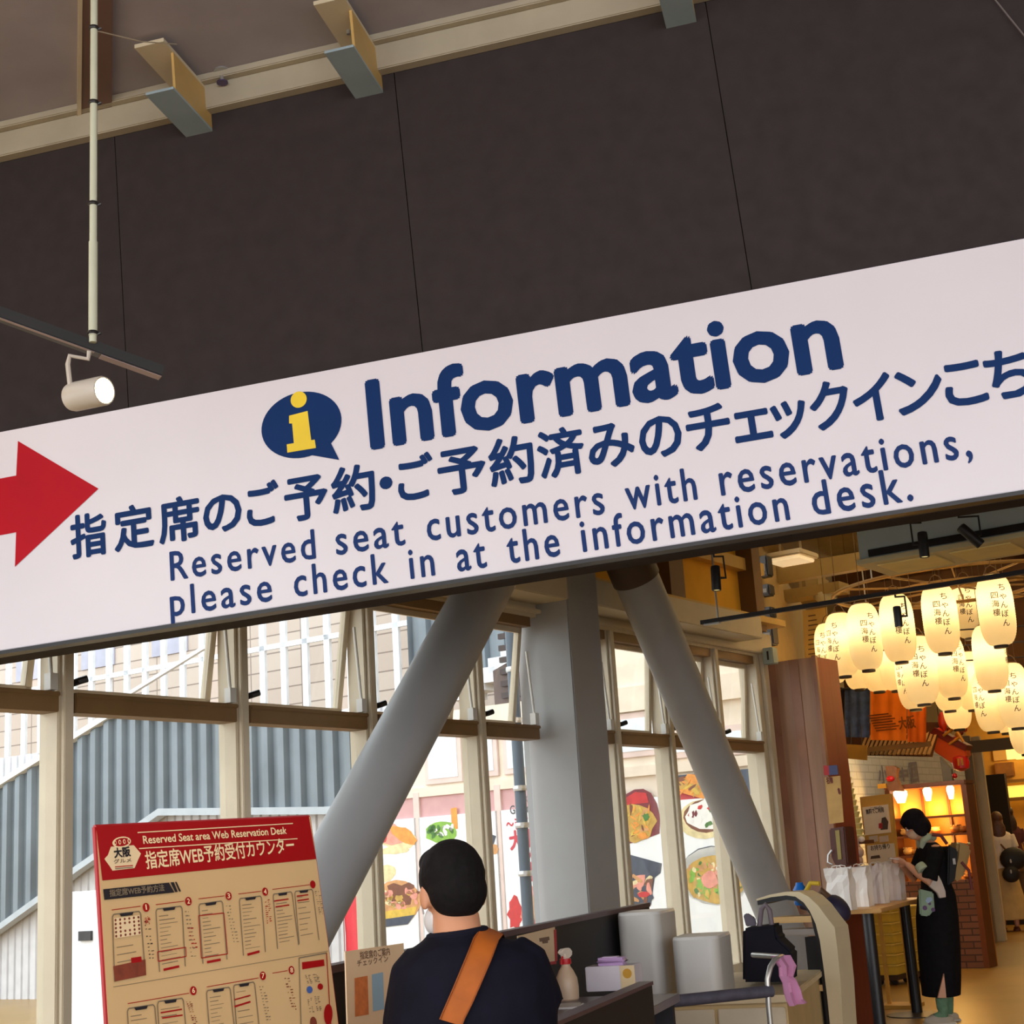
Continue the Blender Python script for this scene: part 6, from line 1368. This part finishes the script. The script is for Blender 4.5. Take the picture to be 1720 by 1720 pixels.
b = MB(); b.tube([V(1546, 1424, -.04), V(1547, 1412, -.07), V(1556, 1405, -.075), V(1566, 1407, -.03), V(1566, 1407, .03), V(1556, 1405, .075), V(1547, 1412, .07), V(1546, 1424, .04)], [.024, .028, .03, .03, .03, .03, .028, .024], 10); fuse(b, 'collar', [mat('pale_green_collar', (176, 186, 160), 0.8)], wom, .008, 3)
b = MB(); b.tube([V(1535, 1452, -.16), V(1541, 1462, -.19)], [.042, .05], 10); fuse(b, 'cuff', [mat('pale_green_collar', (176, 186, 160), 0.8)], wom, .008, 2)
b = MB(); loft(b, [zf(1581, 1672, .145, .20), zf(1580, 1640, .155, .205), zf(1577, 1590, .165, .2), zf(1574, 1540, .165, .19), zf(1573, 1505, .15, .17), zf(1573, 1490, .125, .155)], 28)
fuse(b, 'skirt', [M_blk], wom, .01, 4)
b = MB(); b.prism([V(1563, 1672).xz, V(1577, 1672).xz, V(1573, 1632).xz], -.222, -.2); b.build('skirt_slit', [mat('fair_skin', (214, 160, 128), 0.55, var=.04)], wom)
for sy, px in ((-1, 1578), (1, 1597)):
    a = V(px, 1690, sy * .09); a.z = .07; b = MB(); limb(b, [a + Vector((.004, 0, .13)), a + Vector((0, 0, .05)), a, a + Vector((-.07, 0, -.02))], [.052, .046, .042, .035], 14); fuse(b, 'green_sock', [mat('sage_sock', (112, 146, 116), 0.85, var=.15, scale=30)], wom, .006, 3)
    b = MB(); b.ell((a.x - .04, a.y, .038), .12, .044, .04); b.box(a.x - .16, a.x + .08, a.y - .042, a.y + .042, 0, .022); sh = fuse(b, 'sneaker', [mat('sneaker_grey', (186, 174, 156), 0.6)], wom, .006, 3)
    b = MB(); b.box(a.x - .165, a.x + .085, a.y - .046, a.y + .046, 0, .016); b.build('sole', [mat('sole_white', (222, 214, 200), 0.6)], sh, bevel=.005)
pz = V(1506, 1443, -.02)
t = thing('phone', 'thin pale phone held by the woman at the table', 'phone', frame(fr @ pz, Vector((1, 0, .15))) @ Matrix.Rotation(.3, 4, 'Y'))
b = MB(); b.box(-.07, .03, -.035, .035, -.004, .004); b.build('body', [mat('phone_pale', (214, 196, 186), 0.3)], t, bevel=.003)
b = MB(); b.box(-.066, .026, -.032, .032, .004, .0046); b.build('screen', [mat('phone_screen', (60, 56, 66), 0.15)], t)
# backpack: black front panel, beige body, straps
p = V(1590, 1495, 0)
t = thing('backpack', 'black and beige backpack worn by the woman at the table', 'backpack', fr @ Matrix.Translation(p)); v = lambda px, py, y=0: V(px, py, y) - p
b = MB(); q = [v(1582, 1488), v(1595, 1478), v(1600, 1428), v(1584, 1420)]; b.prism([(a.x, a.z) for a in q], -.17, .15); b.build('black_panel', [mat('pack_black', (18, 18, 22), 0.7)], t, bevel=.012)
b = MB(); q = [v(1589, 1478), v(1597, 1482), v(1610, 1474), v(1616, 1455), v(1624, 1425), v(1618, 1418), v(1600, 1414), v(1597, 1440)]; b.prism([(a.x, a.z) for a in q], -.15, .14); b.build('beige_body', [mat('pack_beige', (168, 138, 92), 0.8, var=.1)], t, bevel=.02)
b = MB(); b.tube([v(1560, 1402, -.1), v(1574, 1404, -.12), v(1584, 1418, -.12)], .014, 8); b.tube([v(1606, 1448, -.155), v(1618, 1462, -.155), v(1624, 1494, -.14)], .012, 8); b.build('strap', [mat('pack_strap', (112, 52, 50), 0.7)], t, smooth=True)
b = MB(); b.box(v(1591, 1450).x, v(1594, 1440).x, -.176, -.17, v(1591, 1452).z, v(1591, 1442).z); b.build('tag', [mat('tag_pale', (186, 182, 180), 0.6)], t)
for px in (1601, 1620): b = MB(); b.ell(v(px, 1417, -.13), .014, .012, .01); b.build('buckle', [mat('buckle_bright', (226, 200, 140), 0.25, metal=.6)], t, smooth=True)
p = V(1562, 1490, -.2)
t = thing('white_scarf', 'crumpled pale cloth hanging at the hip of the woman', 'cloth', fr @ Matrix.Translation(p)); v = lambda px, py, y=0: V(px, py, y) - p
b = MB(); q = [(1549, 1488), (1562, 1499), (1566, 1508), (1577, 1506), (1576, 1496), (1570, 1480), (1564, 1469), (1557, 1474)]; b.prism([(v(*a).x, v(*a).z) for a in q], -.02, .02); fuse(b, 'cloth', [mat('pale_cloth', (206, 192, 182), 0.85)], t, .006, 3)
p = V(1545, 1515, -.2)
t = thing('printed_pouch', 'pale green pouch with violet print hanging before the black skirt', 'pouch', fr @ Matrix.Translation(p)); v = lambda px, py, y=0: V(px, py, y) - p
b = MB(); q = [(1532, 1492), (1556, 1498), (1558, 1526), (1548, 1538), (1534, 1536), (1533, 1515)]; b.prism([(v(*a).x, v(*a).z) for a in q], -.025, .02); b.build('pouch', [mat('pouch_green', (140, 162, 140), 0.7, var=.12)], t, bevel=.01)
rz_ = random.Random(2); b = MB()
for i in range(7): a = v(1546 + rz_.uniform(-6, 9), 1512 + rz_.uniform(-11, 16)); b.disc(a.x, a.z, rz_.uniform(.01, .022), -.027 - i * 1e-4, i % 2, None, 10)
b.build('print', [mat('pouch_blue', (156, 178, 206), 0.6), mat('pouch_violet', (96, 66, 110), 0.6)], t)
# ---- customers far down the corridor
def customer(px, py, Y, h, face, label, hairm, topm, legm, longhair=True, skirt=True, arms=(0, 0)):
    p = at(px, py, Y); M_ = Matrix.Translation((p.x, Y, 0)) @ Matrix.Rotation(face, 4, 'Z')
    t = thing('person', label, 'person', M_); k = h / 1.65; I3 = Matrix.Identity(3); c = Vector((0, 0, 1.53)) * k
    b = MB(); head(b, c, I3, k); b.tube([(0, 0, 1.33 * k), (0, 0, 1.45 * k)], [.06 * k, .05 * k], 12)
    loft(b, [(0, 0, z * k, rx * k, ry * k) for z, rx, ry in ((.80, .16, .11), (.95, .15, .1), (1.1, .13, .09), (1.25, .16, .1), (1.34, .14, .08), (1.38, .06, .05))])
    for sx in (-1, 1):
        a = arms[0 if sx < 0 else 1]; s0 = Vector((sx * .17, 0, 1.32)) * k; e = Vector((sx * .22, -.02 + a * .05, 1.06)) * k; wv = e + Vector((-sx * .02 - sx * a * .06, .06 + a * .16, -.2 + a * .18)) * k
        limb(b, [s0, (s0 + e) / 2, e, (e + wv) / 2, wv], [.045 * k, .04 * k, .034 * k, .03 * k, .022 * k]); hand(b, wv, wv - e, (0, 1, 0), .9 * k, .4, sx)
        hp = Vector((sx * .085, 0, .82)) * k; kn = Vector((sx * .09, .02, .46)) * k; an = Vector((sx * .09, -.01, .08)) * k
        limb(b, [hp, (hp + kn) / 2, kn, (kn + an) / 2 + Vector((0, -.012, 0)), an, an + Vector((0, .09, -.045 * k))], [.085 * k, .075 * k, .055 * k, .05 * k, .034 * k, .03 * k])
    fuse(b, 'body', [M_skin], t, .01, 3)
    b = MB(); b.ell(c + Vector((0, -.016, .036)) * k, .086 * k, .102 * k, .09 * k); b.ell(c + Vector((0, -.05, -.05)) * k, .08 * k, .06 * k, .1 * k)
    if longhair: b.ell(c + Vector((0, -.075, -.14)) * k, .1 * k, .045 * k, .15 * k)
    fuse(b, 'hair', [hairm], t, .01, 3)
    eyes(t, c, I3, k, M_eyew, M_eyed)
    b = MB(); loft(b, [(0, 0, z * k, rx * k, ry * k) for z, rx, ry in ((.84, .185, .13), (.98, .175, .125), (1.12, .16, .115), (1.26, .185, .12), (1.345, .16, .095), (1.385, .075, .062))])
    for sx in (-1, 1): s0 = Vector((sx * .16, 0, 1.315)) * k; e = Vector((sx * .22, -.02, 1.06)) * k; limb(b, [s0, (s0 + e) / 2, s0 * .3 + e * .7], [.06 * k, .06 * k, .06 * k])
    fuse(b, 'shirt', [topm], t, .011, 4)
    b = MB()
    if skirt: loft(b, [(0, 0, z * k, rx * k, ry * k) for z, rx, ry in ((.16, .29, .25), (.4, .25, .21), (.7, .2, .16), (.92, .165, .12))]); fuse(b, 'skirt', [legm], t, .013, 4)
    else:
        loft(b, [(0, 0, .72 * k, .17 * k, .12 * k), (0, 0, .92 * k, .165 * k, .12 * k)])
        for sx in (-1, 1): limb(b, [Vector((sx * .085, 0, .84)) * k, Vector((sx * .09, .02, .46)) * k, Vector((sx * .09, -.01, .1)) * k], [.1 * k, .075 * k, .06 * k])
        fuse(b, 'trousers', [legm], t, .012, 4)
    for sx in (-1, 1): b = MB(); b.ell((sx * .09 * k, .045, .035), .045, .12, .035); b.box(sx * .09 * k - .04, sx * .09 * k + .04, -.07, .16, 0, .02); fuse(b, 'sandal', [mat('brown_sandal', (110, 54, 34), 0.6)], t, .008, 2)
    return t, M_, k
M_bh = mat('brown_hair', (92, 58, 38), 0.5, var=.25, scale=40); M_dh = mat('dark_brown_hair', (46, 26, 24), 0.5, var=.2, scale=40)
g, Mg, kg = customer(1690, 1500, 23.0, 1.74, math.radians(-8), 'person in a white shirt and long beige skirt, nearest down the corridor', M_bh, mat('white_tee', (232, 218, 200), 0.8), mat('beige_skirt', (196, 166, 112), 0.85, var=.1))
t = thing('shoulder_bag', 'large round black bag on the back of the white-shirted customer', 'bag', Mg @ Matrix.Translation((.1, -.19, .98)))
b = MB(); b.ell((.04, 0, .06), .2, .1, .17); b.ell((-.03, -.05, -.16), .13, .07, .12); fuse(b, 'body', [mat('bag_black', (22, 20, 24), 0.6)], t, .01, 4)
b = MB(); b.tube([(-.05, .02, .2), (-.14, .12, .34), (-.12, .2, .4)], .014, 8); b.build('strap', [mat('bag_strap_brown', (106, 66, 42), 0.6)], t, smooth=True)
b = MB(); b.ell((-.02, -.1, .03), .014, .008, .03); b.ell((-.04, -.12, -.12), .014, .008, .03); b.build('tag', [mat('tag_pale', (186, 182, 180), 0.6)], t)
customer(1702, 1450, 24.6, 1.84, math.radians(10), 'person with dark brown hair behind the white-shirted customer', M_dh, mat('plum_top', (84, 46, 48), 0.8), mat('brown_trousers', (90, 70, 52), 0.8), True, False)
customer(1677, 1450, 25.2, 1.74, math.radians(-70), 'person in a teal shirt half hidden beside the dark doorway', M_hair, mat('teal_shirt', (62, 92, 96), 0.8), mat('dark_trousers', (40, 40, 48), 0.8), False, False)
